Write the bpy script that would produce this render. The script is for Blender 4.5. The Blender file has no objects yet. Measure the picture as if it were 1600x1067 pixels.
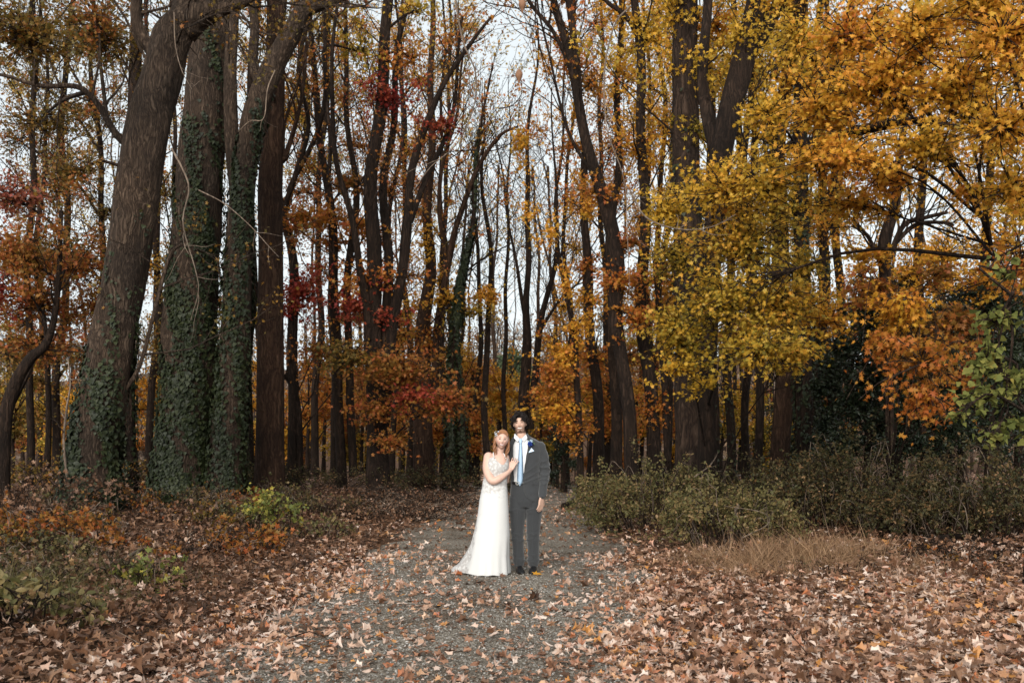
import bpy, math, random
import numpy as np
from mathutils import Vector, noise as mnoise
S = bpy.context.scene
COL = S.collection
PI = math.pi
F, HY, CH = 1555.0, 690.0, 1.54          # focal length in photo pixels, horizon row, eye height

def P(px, py, Y):
    return np.array([(px - 800.0) / F * Y, Y, CH - (py - HY) / F * Y])

def sstep(t):
    t = np.clip(t, 0, 1)
    return t * t * (3 - 2 * t)

# ---------------------------------------------------------------- terrain
def path_l(y): return np.interp(y, [0, 6.3, 9.2, 11.4, 15, 21.8, 30, 34], [-2.5, -2.35, -2.1, -2.0, -1.85, -1.6, -1.1, -1.0])
def path_r(y): return np.interp(y, [0, 6.3, 9.2, 11.4, 15, 21.8, 30, 34], [1.1, 1.15, 1.3, 1.45, 1.6, 1.78, 1.95, 2.1])

def bumpy(x, y):
    return (np.sin(x * 1.7 + 0.6 * y) * np.sin(y * 1.3 - 0.5 * x) * 0.045 + np.sin(x * 4.1 + 1.3) * np.sin(y * 3.7 + x) * 0.018)

def ground(x, y):
    x = np.asarray(x, float); y = np.asarray(y, float)
    dl = path_l(y) - x
    dr = x - path_r(y)
    out = sstep(np.maximum(dl, dr) / 0.9)
    z = bumpy(x, y) * out
    z = z + 0.27 * sstep(dl / 4.0) * sstep((y - 6.5) / 10.0) + 0.10 * sstep(dl / 2.5)
    z = z + 0.14 * sstep(dr / 4.0) + 0.22 * sstep((dr - 1.0) / 5) * sstep((y - 12) / 9)
    z = z - 4.5 * sstep((y - 33) / 60.0)
    z = z + 24.0 * sstep((y - 115) / 140.0) * (1 + 0.12 * np.sin(x * 0.021 + 1.0) + 0.05 * np.sin(x * 0.06))
    return z
def gz(x, y): return float(ground(x, y))

# ---------------------------------------------------------------- object helpers
def tag(o, label=None, cat=None, group=None, kind=None):
    if label: o['label'] = label
    if cat: o['category'] = cat
    if group: o['group'] = group
    if kind: o['kind'] = kind
    return o

def thing(name, label, cat, loc, group=None):
    o = bpy.data.objects.new(name, None); COL.objects.link(o)
    o.location = tuple(float(v) for v in loc); o.empty_display_size = 0.2
    tag(o, label, cat, group)
    return o

class Geo:
    """collects vertices and faces; build() links ONE mesh object"""
    def __init__(s): s.v = []; s.f = []; s.n = 0
    def add(s, v, f, mat=0):
        v = np.asarray(v, float).reshape(-1, 3)
        if len(v) == 0: return
        f = np.asarray(f, int)
        s.v.append(v); s.f.append((f + s.n, mat)); s.n += len(v)
    def build(s, name, mats, parent=None, smooth=True, origin=None):
        me = bpy.data.meshes.new(name)
        V = np.concatenate(s.v) if s.v else np.zeros((0, 3))
        q_ = parent
        while q_ is not None: V = V - np.array(q_.location); q_ = q_.parent
        if parent is None and origin is not None: V = V - np.array(origin)
        lo = np.concatenate([f.ravel() for f, m in s.f]); tot = np.concatenate([np.full(len(f), f.shape[1]) for f, m in s.f])
        mi = np.concatenate([np.full(len(f), m) for f, m in s.f])
        me.vertices.add(len(V)); me.vertices.foreach_set('co', V.ravel())
        me.loops.add(len(lo)); me.loops.foreach_set('vertex_index', lo.astype(np.int32))
        me.polygons.add(len(tot))
        st = np.concatenate([[0], np.cumsum(tot)[:-1]])
        me.polygons.foreach_set('loop_start', st.astype(np.int32))
        me.polygons.foreach_set('loop_total', tot.astype(np.int32))
        for m in (mats if isinstance(mats, (list, tuple)) else [mats]): me.materials.append(m)
        me.polygons.foreach_set('material_index', mi.astype(np.int32))
        me.polygons.foreach_set('use_smooth', np.full(len(tot), smooth))
        me.update(calc_edges=True)
        o = bpy.data.objects.new(name, me); COL.objects.link(o)
        if parent is not None: o.parent = parent
        elif origin is not None: o.location = tuple(float(v) for v in origin)
        return o

def nrm(v):
    v = np.asarray(v, float)
    return v / np.maximum(np.linalg.norm(v, axis=-1, keepdims=True), 1e-9)

def tube(geo, pts, rad, seg=6, mat=0, cap=False, rough=0.0, rng=None):
    pts = np.asarray(pts, float); rad = np.asarray(rad, float); k = len(pts)
    t = np.empty_like(pts); t[1:-1] = pts[2:] - pts[:-2]; t[0] = pts[1] - pts[0]; t[-1] = pts[-1] - pts[-2]
    t = nrm(t)
    ref = np.array([0.31, 0.93, 0.17]) if abs(t[0][2]) > 0.6 else np.array([0.1, 0.2, 0.97])
    a = nrm(np.cross(t, ref)); b = np.cross(t, a)
    th = np.arange(seg) * (2 * PI / seg)
    R = rad[:, None] * np.ones(seg)
    if rough > 0:
        zz = np.arange(k)[:, None]
        R = R * (1 + rough * (0.55 * np.sin(th * 3 + zz * 0.21 + pts[0, 0]) + 0.35 * np.sin(th * 5 - zz * 0.37 + 1.7) + 0.5 * (rng.random((k, seg)) - 0.5)))
    v = pts[:, None, :] + R[:, :, None] * (np.cos(th)[None, :, None] * a[:, None, :] + np.sin(th)[None, :, None] * b[:, None, :])
    i = np.arange(k - 1)[:, None] * seg; j = np.arange(seg)[None, :]; j2 = (j + 1) % seg
    f = np.stack([i + j, i + j2, i + seg + j2, i + seg + j], -1).reshape(-1, 4)
    geo.add(v, f, mat)
    if cap:
        geo.add(v[-1], np.arange(seg)[None, :], mat); geo.add(v[0], np.arange(seg)[::-1][None, :], mat)

def resample(pts, rad, n):
    pts = np.asarray(pts, float); rad = np.asarray(rad, float)
    # Catmull-Rom through the control points
    m = len(pts)
    e = np.vstack([2 * pts[0] - pts[1], pts, 2 * pts[-1] - pts[-2]])
    u = np.linspace(0, m - 1 - 1e-6, n); i = u.astype(int); t = (u - i)[:, None]
    p0, p1, p2, p3 = e[i], e[i + 1], e[i + 2], e[i + 3]
    q = 0.5 * (2 * p1 + (p2 - p0) * t + (2 * p0 - 5 * p1 + 4 * p2 - p3) * t ** 2 + (3 * p1 - p0 - 3 * p2 + p3) * t ** 3)
    return q, np.interp(u, np.arange(m), rad)

# ---------------------------------------------------------------- leaves
def fan(out, curl=(0.10, 0.14)):
    c = np.array([0, 0.42]); o = np.array(out, float)
    v2 = np.vstack([c, o]); k = len(o)
    z = curl[0] * np.abs(v2[:, 0]) * 1.6 - curl[1] * (v2[:, 1] - 0.4) ** 2
    v = np.column_stack([v2, z])
    f = np.array([[0, 1 + i, 1 + (i + 1) % k] for i in range(k)])
    return v, f
def mirror(half):   # half: points on +x side from base to tip, base and tip on the axis
    return half + [(-x, y) for x, y in half[-2:0:-1]]
LEAF = {
 'maple': fan(mirror([(0, 0.04), (0.09, 0.12), (0.40, -0.06), (0.24, 0.22), (0.62, 0.44), (0.20, 0.46), (0.30, 0.84), (0.09, 0.66), (0, 1.10)])),
 'star': fan(mirror([(0, 0), (0.40, 0.04), (0.19, 0.30), (0.52, 0.58), (0.13, 0.60), (0, 1.05)])),
 'oval': fan(mirror([(0, 0), (0.24, 0.22), (0.30, 0.5), (0.18, 0.8), (0, 1.0)]), (0.22, 0.25)),
 'ivy': fan(mirror([(0, 0.08), (0.22, 0.0), (0.46, 0.26), (0.30, 0.52), (0, 1.0)]), (0.05, 0.2)),
 'dry': fan(mirror([(0, 0), (0.34, 0.08), (0.24, 0.30), (0.44, 0.55), (0.20, 0.62), (0, 0.95)]), (0.75, 0.7)),
}
_r = np.array([[0, 0, 0], [0.36, 0.5, 0.12], [0, 1, 0], [-0.36, 0.5, 0.12]], float)
LEAF['far'] = (_r, np.array([[0, 1, 2], [0, 2, 3]]))
LEAF['blade'] = (np.array([[-0.010, 0, 0], [0.010, 0, 0], [0.008, 0.6, 0.05], [-0.008, 0.6, 0.05], [0, 1, 0.2]], float), np.array([[0, 1, 2], [0, 2, 3], [3, 2, 4]]))

def leaves(geo, rng, pos, size, kind='star', mat=0, up=0.7, normal=None, spin=None, curl=(0.2, 1.6), hang=0.0):
    pos = np.asarray(pos, float); n = len(pos)
    if n == 0: return
    tv, tf = LEAF[kind]
    r = nrm(rng.normal(size=(n, 3)))
    if normal is None:
        N = nrm(r + np.array([0, 0, up]))
    else:
        N = nrm(np.asarray(normal) + r * up)
    d = nrm(rng.normal(size=(n, 3)) + np.array([0, 0, -hang]))
    if spin is not None: d = nrm(spin + 0.35 * r)
    Ydir = nrm(d - (d * N).sum(1, keepdims=True) * N)
    X = np.cross(Ydir, N)
    sz = np.broadcast_to(np.asarray(size, float), (n,))[:, None, None]
    cz = rng.uniform(curl[0], curl[1], n)[:, None, None]
    wx = rng.uniform(0.75, 1.15, n)[:, None, None]
    v = pos[:, None, :] + sz * (wx * tv[None, :, 0, None] * X[:, None, :] + tv[None, :, 1, None] * Ydir[:, None, :] + cz * tv[None, :, 2, None] * N[:, None, :])
    f = (np.arange(n)[:, None, None] * len(tv) + tf[None]).reshape(-1, 3)
    geo.add(v, f, mat)

# ---------------------------------------------------------------- materials
def new_mat(name):
    m = bpy.data.materials.new(name); m.use_nodes = True
    nt = m.node_tree; nt.nodes.clear()
    out = nt.nodes.new('ShaderNodeOutputMaterial')
    return m, nt, out
def nd(nt, typ, **kw):
    n = nt.nodes.new(typ)
    for k, v in kw.items():
        if k in n.inputs: n.inputs[k].default_value = v
        else: setattr(n, k, v)
    return n
def ramp(nt, stops, interp='LINEAR'):
    n = nt.nodes.new('ShaderNodeValToRGB'); n.color_ramp.interpolation = interp
    e = n.color_ramp.elements
    while len(e) < len(stops): e.new(0.5)
    for i, (p, c) in enumerate(stops):
        e[i].position = p; e[i].color = (*c, 1)
    return n
def texco(nt, scale=(1, 1, 1)):
    t = nd(nt, 'ShaderNodeTexCoord'); mp = nd(nt, 'ShaderNodeMapping'); mp.inputs['Scale'].default_value = scale
    nt.links.new(t.outputs['Object'], mp.inputs['Vector'])
    return mp.outputs['Vector']

def leaf_mat(name, stops, transl=0.35, rough=0.55, noise_scale=0.9, spec=0.3):
    m, nt, out = new_mat(name); L = nt.links.new
    g = nd(nt, 'ShaderNodeNewGeometry')
    vec = texco(nt)
    no = nd(nt, 'ShaderNodeTexNoise', Scale=noise_scale, Detail=2.0); L(vec, no.inputs['Vector'])
    mx = nd(nt, 'ShaderNodeMath', operation='MULTIPLY_ADD'); mx.inputs[1].default_value = 0.62
    L(g.outputs['Random Per Island'], mx.inputs[0])
    sc = nd(nt, 'ShaderNodeMath', operation='MULTIPLY_ADD'); sc.inputs[1].default_value = 1.1; sc.inputs[2].default_value = -0.36
    L(no.outputs['Fac'], sc.inputs[0]); L(sc.outputs[0], mx.inputs[2])
    r = ramp(nt, stops); L(mx.outputs[0], r.inputs['Fac'])
    no2 = nd(nt, 'ShaderNodeTexNoise', Scale=60.0, Detail=3.0); L(vec, no2.inputs['Vector'])
    mr = nd(nt, 'ShaderNodeMapRange'); mr.inputs[3].default_value = 0.7; mr.inputs[4].default_value = 1.2; L(no2.outputs['Fac'], mr.inputs[0])
    mul = nd(nt, 'ShaderNodeVectorMath', operation='SCALE'); L(r.outputs['Color'], mul.inputs[0]); L(mr.outputs[0], mul.inputs['Scale'])
    p = nd(nt, 'ShaderNodeBsdfPrincipled', Roughness=rough); p.inputs['Specular IOR Level'].default_value = spec
    L(mul.outputs[0], p.inputs['Base Color'])
    t = nd(nt, 'ShaderNodeBsdfTranslucent'); L(mul.outputs[0], t.inputs['Color'])
    mix = nd(nt, 'ShaderNodeMixShader', Fac=transl); L(p.outputs[0], mix.inputs[1]); L(t.outputs[0], mix.inputs[2])
    L(mix.outputs[0], out.inputs['Surface'])
    return m

def bark_mat(name, dark, mid, light, zs=0.13, sc=17.0, bump=1.0, moss=None):
    m, nt, out = new_mat(name); L = nt.links.new
    vec = texco(nt, (1, 1, zs))
    wn = nd(nt, 'ShaderNodeTexNoise', Scale=1.5, Detail=3.0); L(texco(nt), wn.inputs['Vector'])
    add = nd(nt, 'ShaderNodeMix', data_type='VECTOR'); add.inputs['Factor'].default_value = 0.22
    L(vec, add.inputs[4]); L(wn.outputs['Color'], add.inputs[5])
    vo = nd(nt, 'ShaderNodeTexNoise', Scale=sc, Detail=3.0, Roughness=0.55); L(add.outputs[1], vo.inputs['Vector'])
    n2 = nd(nt, 'ShaderNodeTexNoise', Scale=sc * 4, Detail=6.0, Roughness=0.7); L(vec, n2.inputs['Vector'])
    sb = nd(nt, 'ShaderNodeMath', operation='SUBTRACT'); sb.inputs[1].default_value = 0.5; L(vo.outputs['Fac'], sb.inputs[0])
    ab = nd(nt, 'ShaderNodeMath', operation='ABSOLUTE'); L(sb.outputs[0], ab.inputs[0])
    mrv = nd(nt, 'ShaderNodeMapRange'); mrv.inputs[1].default_value = 0.0; mrv.inputs[2].default_value = 0.24; L(ab.outputs[0], mrv.inputs[0])
    ma = nd(nt, 'ShaderNodeMath', operation='MULTIPLY_ADD'); ma.inputs[1].default_value = 0.6; L(n2.outputs['Fac'], ma.inputs[0])
    mh = nd(nt, 'ShaderNodeMath', operation='MULTIPLY'); mh.inputs[1].default_value = 0.5; L(mrv.outputs[0], mh.inputs[0]); L(mh.outputs[0], ma.inputs[2])
    r = ramp(nt, [(0.25, dark), (0.55, mid), (0.92, light)]); L(ma.outputs[0], r.inputs['Fac'])
    big = nd(nt, 'ShaderNodeTexNoise', Scale=1.1, Detail=3.0); L(texco(nt), big.inputs['Vector'])
    rb = ramp(nt, [(0.35, (0.85, 0.82, 0.80)), (0.65, (1.5, 1.38, 1.28))]); L(big.outputs['Fac'], rb.inputs['Fac'])
    mu = nd(nt, 'ShaderNodeMix', data_type='RGBA', blend_type='MULTIPLY'); mu.inputs['Factor'].default_value = 1
    L(r.outputs['Color'], mu.inputs[6]); L(rb.outputs['Color'], mu.inputs[7])
    p = nd(nt, 'ShaderNodeBsdfPrincipled', Roughness=0.9); p.inputs['Specular IOR Level'].default_value = 0.15
    L(mu.outputs[2], p.inputs['Base Color'])
    b = nd(nt, 'ShaderNodeBump', Strength=bump, Distance=0.05); L(ma.outputs[0], b.inputs['Height']); L(b.outputs[0], p.inputs['Normal'])
    L(p.outputs[0], out.inputs['Surface'])
    return m

def plain_mat(name, col, rough=0.7, spec=0.3, nscale=40.0, var=0.25, bump=0.0, bscale=200.0, sheen=0.0):
    m, nt, out = new_mat(name); L = nt.links.new
    vec = texco(nt)
    n = nd(nt, 'ShaderNodeTexNoise', Scale=nscale, Detail=4.0); L(vec, n.inputs['Vector'])
    r = ramp(nt, [(0.3, tuple(c * (1 - var) for c in col)), (0.7, tuple(min(1, c * (1 + var)) for c in col))]); L(n.outputs['Fac'], r.inputs['Fac'])
    p = nd(nt, 'ShaderNodeBsdfPrincipled', Roughness=rough); p.inputs['Specular IOR Level'].default_value = spec
    if sheen: p.inputs['Sheen Weight'].default_value = sheen
    L(r.outputs['Color'], p.inputs['Base Color'])
    if bump:
        n2 = nd(nt, 'ShaderNodeTexNoise', Scale=bscale, Detail=3.0); L(vec, n2.inputs['Vector'])
        b = nd(nt, 'ShaderNodeBump', Strength=bump, Distance=0.004); L(n2.outputs['Fac'], b.inputs['Height']); L(b.outputs[0], p.inputs['Normal'])
    L(p.outputs[0], out.inputs['Surface'])
    return m

M = {}
M['bark'] = bark_mat('bark_brown', (0.008, 0.005, 0.004), (0.032, 0.021, 0.015), (0.068, 0.047, 0.035))
M['bark_grey'] = bark_mat('bark_grey_brown', (0.012, 0.008, 0.006), (0.052, 0.037, 0.027), (0.120, 0.090, 0.068), zs=0.13, sc=24.0, bump=1.0)
M['bark_dark'] = bark_mat('bark_dark', (0.006, 0.004, 0.003), (0.022, 0.014, 0.010), (0.048, 0.032, 0.023))
M['bark_pale'] = bark_mat('bark_pale_twig', (0.06, 0.046, 0.036), (0.14, 0.112, 0.090), (0.24, 0.20, 0.17), bump=0.3, sc=20)
M['bark_far'] = bark_mat('bark_far_brown', (0.018, 0.011, 0.008), (0.046, 0.029, 0.020), (0.080, 0.053, 0.038))
M['bark_red'] = bark_mat('bark_red_brown', (0.013, 0.007, 0.005), (0.044, 0.025, 0.016), (0.080, 0.050, 0.034))
Y1, Y2 = (0.52, 0.26, 0.030), (0.62, 0.36, 0.055)
M['yellow'] = leaf_mat('leaf_golden', [(0.0, (0.22, 0.16, 0.022)), (0.25, (0.46, 0.29, 0.030)), (0.6, (0.66, 0.38, 0.040)), (0.85, (0.68, 0.34, 0.040)), (1.0, (0.52, 0.18, 0.030))], transl=0.42)
M['gold'] = leaf_mat('leaf_orange_gold', [(0.0, (0.34, 0.22, 0.024)), (0.35, (0.62, 0.33, 0.032)), (0.75, (0.66, 0.28, 0.034)), (1.0, (0.50, 0.14, 0.028))], transl=0.42)
M['olive'] = leaf_mat('leaf_yellow_olive', [(0.0, (0.13, 0.12, 0.022)), (0.35, (0.32, 0.22, 0.025)), (0.7, (0.50, 0.28, 0.028)), (1.0, (0.56, 0.24, 0.028))])
M['orange'] = leaf_mat('leaf_orange', [(0.0, (0.22, 0.13, 0.022)), (0.3, (0.42, 0.19, 0.026)), (0.65, (0.46, 0.145, 0.026)), (1.0, (0.34, 0.075, 0.024))], transl=0.4)
M['rust'] = leaf_mat('leaf_rust', [(0.0, (0.15, 0.095, 0.020)), (0.35, (0.28, 0.125, 0.022)), (0.7, (0.33, 0.095, 0.024)), (1.0, (0.25, 0.045, 0.022))], transl=0.4)
M['red'] = leaf_mat('leaf_red', [(0.0, (0.24, 0.08, 0.02)), (0.4, (0.30, 0.05, 0.022)), (0.8, (0.26, 0.026, 0.022)), (1.0, (0.15, 0.018, 0.018))])
M['pinkred'] = leaf_mat('leaf_pink_red', [(0.0, (0.20, 0.09, 0.03)), (0.4, (0.30, 0.09, 0.045)), (0.8, (0.27, 0.065, 0.045)), (1.0, (0.20, 0.10, 0.03))])
M['brownolive'] = leaf_mat('leaf_brown_olive', [(0.0, (0.07, 0.062, 0.018)), (0.4, (0.15, 0.10, 0.02)), (0.75, (0.25, 0.12, 0.022)), (1.0, (0.26, 0.075, 0.02))])
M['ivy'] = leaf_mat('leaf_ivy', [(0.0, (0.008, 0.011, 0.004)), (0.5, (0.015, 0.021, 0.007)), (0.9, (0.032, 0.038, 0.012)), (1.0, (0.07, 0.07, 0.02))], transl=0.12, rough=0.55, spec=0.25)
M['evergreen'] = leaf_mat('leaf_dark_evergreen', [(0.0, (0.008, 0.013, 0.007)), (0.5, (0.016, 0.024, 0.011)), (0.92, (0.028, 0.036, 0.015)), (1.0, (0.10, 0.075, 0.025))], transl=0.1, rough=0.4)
M['bushgreen'] = leaf_mat('leaf_bush_olive', [(0.0, (0.055, 0.058, 0.020)), (0.4, (0.125, 0.112, 0.040)), (0.7, (0.20, 0.145, 0.056)), (0.88, (0.25, 0.15, 0.070)), (1.0, (0.46, 0.33, 0.21))], noise_scale=2.5)
M['bushdark'] = leaf_mat('leaf_bush_dark', [(0.0, (0.028, 0.029, 0.012)), (0.4, (0.062, 0.058, 0.022)), (0.72, (0.115, 0.080, 0.032)), (0.90, (0.20, 0.105, 0.044)), (1.0, (0.42, 0.26, 0.13))], noise_scale=2.0)
M['vine'] = leaf_mat('leaf_pale_green', [(0.0, (0.090, 0.110, 0.030)), (0.5, (0.17, 0.18, 0.050)), (0.85, (0.26, 0.23, 0.060)), (1.0, (0.42, 0.29, 0.06))], noise_scale=2.0, rough=0.75, spec=0.1, transl=0.42)
M['sapling'] = leaf_mat('leaf_green_yellow', [(0.0, (0.085, 0.11, 0.03)), (0.5, (0.18, 0.19, 0.045)), (0.8, (0.36, 0.29, 0.05)), (1.0, (0.48, 0.31, 0.04))], noise_scale=4)
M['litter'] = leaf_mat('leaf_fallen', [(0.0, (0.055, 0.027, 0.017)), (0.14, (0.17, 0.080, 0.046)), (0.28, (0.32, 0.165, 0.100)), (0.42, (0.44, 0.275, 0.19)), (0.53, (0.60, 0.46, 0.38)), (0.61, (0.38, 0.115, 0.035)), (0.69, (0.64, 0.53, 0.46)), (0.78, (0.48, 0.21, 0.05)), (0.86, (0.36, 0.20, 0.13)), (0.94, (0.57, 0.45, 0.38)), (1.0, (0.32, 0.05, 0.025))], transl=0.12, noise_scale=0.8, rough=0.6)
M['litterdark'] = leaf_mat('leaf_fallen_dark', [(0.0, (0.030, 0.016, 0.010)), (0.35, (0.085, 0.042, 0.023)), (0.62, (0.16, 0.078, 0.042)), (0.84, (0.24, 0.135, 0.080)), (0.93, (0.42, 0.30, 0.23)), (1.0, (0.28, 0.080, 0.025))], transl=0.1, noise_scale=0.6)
M['drygrass'] = leaf_mat('grass_dry', [(0.0, (0.12, 0.065, 0.034)), (0.5, (0.25, 0.145, 0.078)), (1.0, (0.36, 0.23, 0.13))], transl=0.2)
M['grass'] = leaf_mat('grass_green', [(0.0, (0.045, 0.045, 0.016)), (0.5, (0.09, 0.080, 0.028)), (1.0, (0.22, 0.15, 0.06))], transl=0.2)
M['farwood'] = leaf_mat('leaf_far_wood', [(0.0, (0.12, 0.088, 0.068)), (0.5, (0.17, 0.12, 0.088)), (0.85, (0.23, 0.145, 0.08)), (1.0, (0.28, 0.13, 0.05))], noise_scale=0.05, transl=0.1)
M['pine'] = leaf_mat('leaf_pine', [(0.0, (0.04, 0.06, 0.03)), (1.0, (0.10, 0.12, 0.06))], noise_scale=0.5, transl=0.1)
# ---------------------------------------------------------------- trees
def rng_of(seed): return np.random.default_rng(seed)

def bough(rng, p0, d, length, n=7, wob=0.18, rise=0.25):
    """a wobbling, gradually rising poly-line"""
    d = nrm(np.asarray(d, float)); pts = [np.asarray(p0, float)]
    for i in range(n - 1):
        d = nrm(d + rng.normal(size=3) * wob + np.array([0, 0, rise / n]))
        pts.append(pts[-1] + d * length / (n - 1))
    return np.array(pts)

def at_t(pts, t):
    u = t * (len(pts) - 1); i = min(int(u), len(pts) - 2)
    return pts[i] + (pts[i + 1] - pts[i]) * (u - i), nrm(pts[i + 1] - pts[i])

def ramify(rng, geo, pts, rad, t0, n, length, rmax, levels, tw, out, ang=(35, 65), rise=0.5, wob=0.16, mat=0):
    """side branches from a poly-line, recursively; twig poly-lines are put into out"""
    for k in range(n):
        t = t0 + (1 - t0) * (k + rng.random()) / n
        p, d = at_t(pts, min(t, 0.999))
        r0 = np.interp(t * (len(pts) - 1), np.arange(len(pts)), rad)
        a = rng.random() * 2 * PI
        side = nrm(np.cross(d, [math.cos(a), math.sin(a), 0.13]))
        th = math.radians(rng.uniform(*ang))
        dd = d * math.cos(th) + side * math.sin(th)
        Lk = length * rng.uniform(0.55, 1.1) * (1.15 - 0.6 * (t - t0) / (1 - t0 + 1e-6))
        r = min(r0 * 0.6, rmax) * rng.uniform(0.7, 1.0)
        nn = 7 if levels > 1 else 5
        q = bough(rng, p - dd * r0 * 0.3, dd, Lk, nn, wob, rise)
        rr = np.linspace(r, max(r * 0.22, tw), nn)
        tube(geo, q, rr, 6 if r > 0.03 else (5 if r > 0.012 else 3), mat)
        if levels > 1:
            ramify(rng, geo, q, rr, 0.25, max(3, int(4 + rng.integers(0, 3))), Lk * 0.5, r * 0.6, levels - 1, tw, out, (25, 60), rise * 0.6, wob, mat)
        else:
            out.append(q)
        if levels == 1: pass
        else: out.append(q[-3:])

def spray(rng, geo, root, c, R, n, lm, size, kind, tiers=True, ntw=None, tw=0.0035, up=0.75, hang=0.3, droop=0.0):
    """a bough from the trunk to a cluster centre with twigs fanning through an ellipsoid; leaves sit along the twigs"""
    c = np.asarray(c, float); R = np.asarray(R, float)
    ntw = ntw or int(np.clip(n / 15, 10, 150))
    root = np.asarray(root, float)
    mid = (root * 0.5 + c * 0.5) + np.array([0, 0, 0.10 * np.linalg.norm(c - root)]) + rng.normal(size=3) * 0.1
    end = c + (c - root) * 0.25 * min(1, R[0] / (np.linalg.norm(c - root) + 1e-6))
    q, rr = resample([root, mid, c, end], [0.045, 0.032, 0.018, 0.006], 12)
    tube(geo, q, rr * np.clip(R.max() / 1.2, 0.35, 1.2), 5, 0)
    P_ = []
    for k in range(ntw):
        u = nrm(rng.normal(size=3)) * min(1.5, 0.25 + abs(rng.normal()) * 0.62)
        e = c + u * R
        if tiers:   # gather the twig ends into loose layers
            st = 0.34 * R[2] + 0.12
            e[2] = c[2] + (round((e[2] - c[2]) / st) * st * 0.7 + (e[2] - c[2]) * 0.3)
        b, _ = at_t(q, rng.uniform(0.45, 0.95))
        L = np.linalg.norm(e - b)
        m = (b + e) / 2 + rng.normal(size=3) * 0.12 * L + np.array([0, 0, 0.06 * L])
        e2 = e + np.array([0, 0, -droop * L])
        tq, tr = resample([b, m, e2], [0.011, 0.007, tw], 8)
        tube(geo, tq, tr, 3, 0)
        P_.append(tq)
    P_ = np.array(P_)
    per = rng.integers(0, ntw, n); w = rng.random(ntw) ** 1.2 + 0.2
    per = rng.choice(ntw, n, p=w / w.sum())
    tt = 2.2 + 4.8 * rng.random(n) ** 0.8; i = np.minimum(tt.astype(int), 6); fr = (tt - i)[:, None]
    pos = P_[per, i] * (1 - fr) + P_[per, i + 1] * fr
    pos = pos + rng.normal(size=(n, 3)) * np.array([1, 1, 0.5]) * np.clip(0.13 * R.max(), 0.05, 0.16)
    leaves(geo, rng, pos, size * rng.uniform(0.55, 1.15, n), kind, lm, up=up, hang=hang)

def ivy_on(rng, geo, pts, rad, t0, t1, n, mat, size, side=None, thick=1.0):
    pts = np.asarray(pts); k = len(pts)
    t = t0 + (t1 - t0) * rng.random(n) ** 1.25
    u = t * (k - 1); i = np.minimum(u.astype(int), k - 2); fr = (u - i)[:, None]
    c = pts[i] * (1 - fr) + pts[i + 1] * fr; r = np.interp(u, np.arange(k), rad)
    a = rng.random(n) * 2 * PI if side is None else rng.normal(side[0], side[1], n)
    # runners: bunch the angle so that bare bark shows between strands higher up
    a = a + 0.30 * np.sin(a * 5 + u * 0.5) * (0.4 + t)
    patch = np.sin(a * 4 + u * 0.23 + 1.0) + 0.8 * np.sin(u * 0.41 + a * 2.0) + rng.normal(size=n) * 0.5
    keep = patch > (-1.15 + 2.3 * ((t - t0) / (t1 - t0)) ** 1.6)
    o = np.column_stack([np.sin(a), -np.cos(a), np.zeros(n)])
    pos = c + o * (r + thick * (0.015 + np.abs(rng.normal(size=n)) * 0.034 * (1.25 - 0.8 * (t - t0) / (t1 - t0))))[:, None]
    pos, o = pos[keep], o[keep]
    leaves(geo, rng, pos, size * rng.uniform(0.45, 1.35, len(pos)), 'ivy', mat, up=0.45, normal=o + np.array([0, 0, 0.35]), spin=np.array([0, 0, -1.0]), curl=(0.5, 1.5))

def axis3d(axis, Y, base=True, rng=None, dY=0.0):
    pts, rad = [], []
    n = len(axis)
    for k, (px, py, w) in enumerate(axis):
        if Y >= 22: w = w * 0.80
        y = Y + dY * k / max(1, n - 1)
        if k == 0 and base:
            x = (px - 800.0) / F * y
            p = np.array([x, y, gz(x, y) - 0.12])
        else:
            p = P(px, py, y)
        pts.append(p); rad.append(w * 0.5 * y / F)
    return pts, rad

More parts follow.
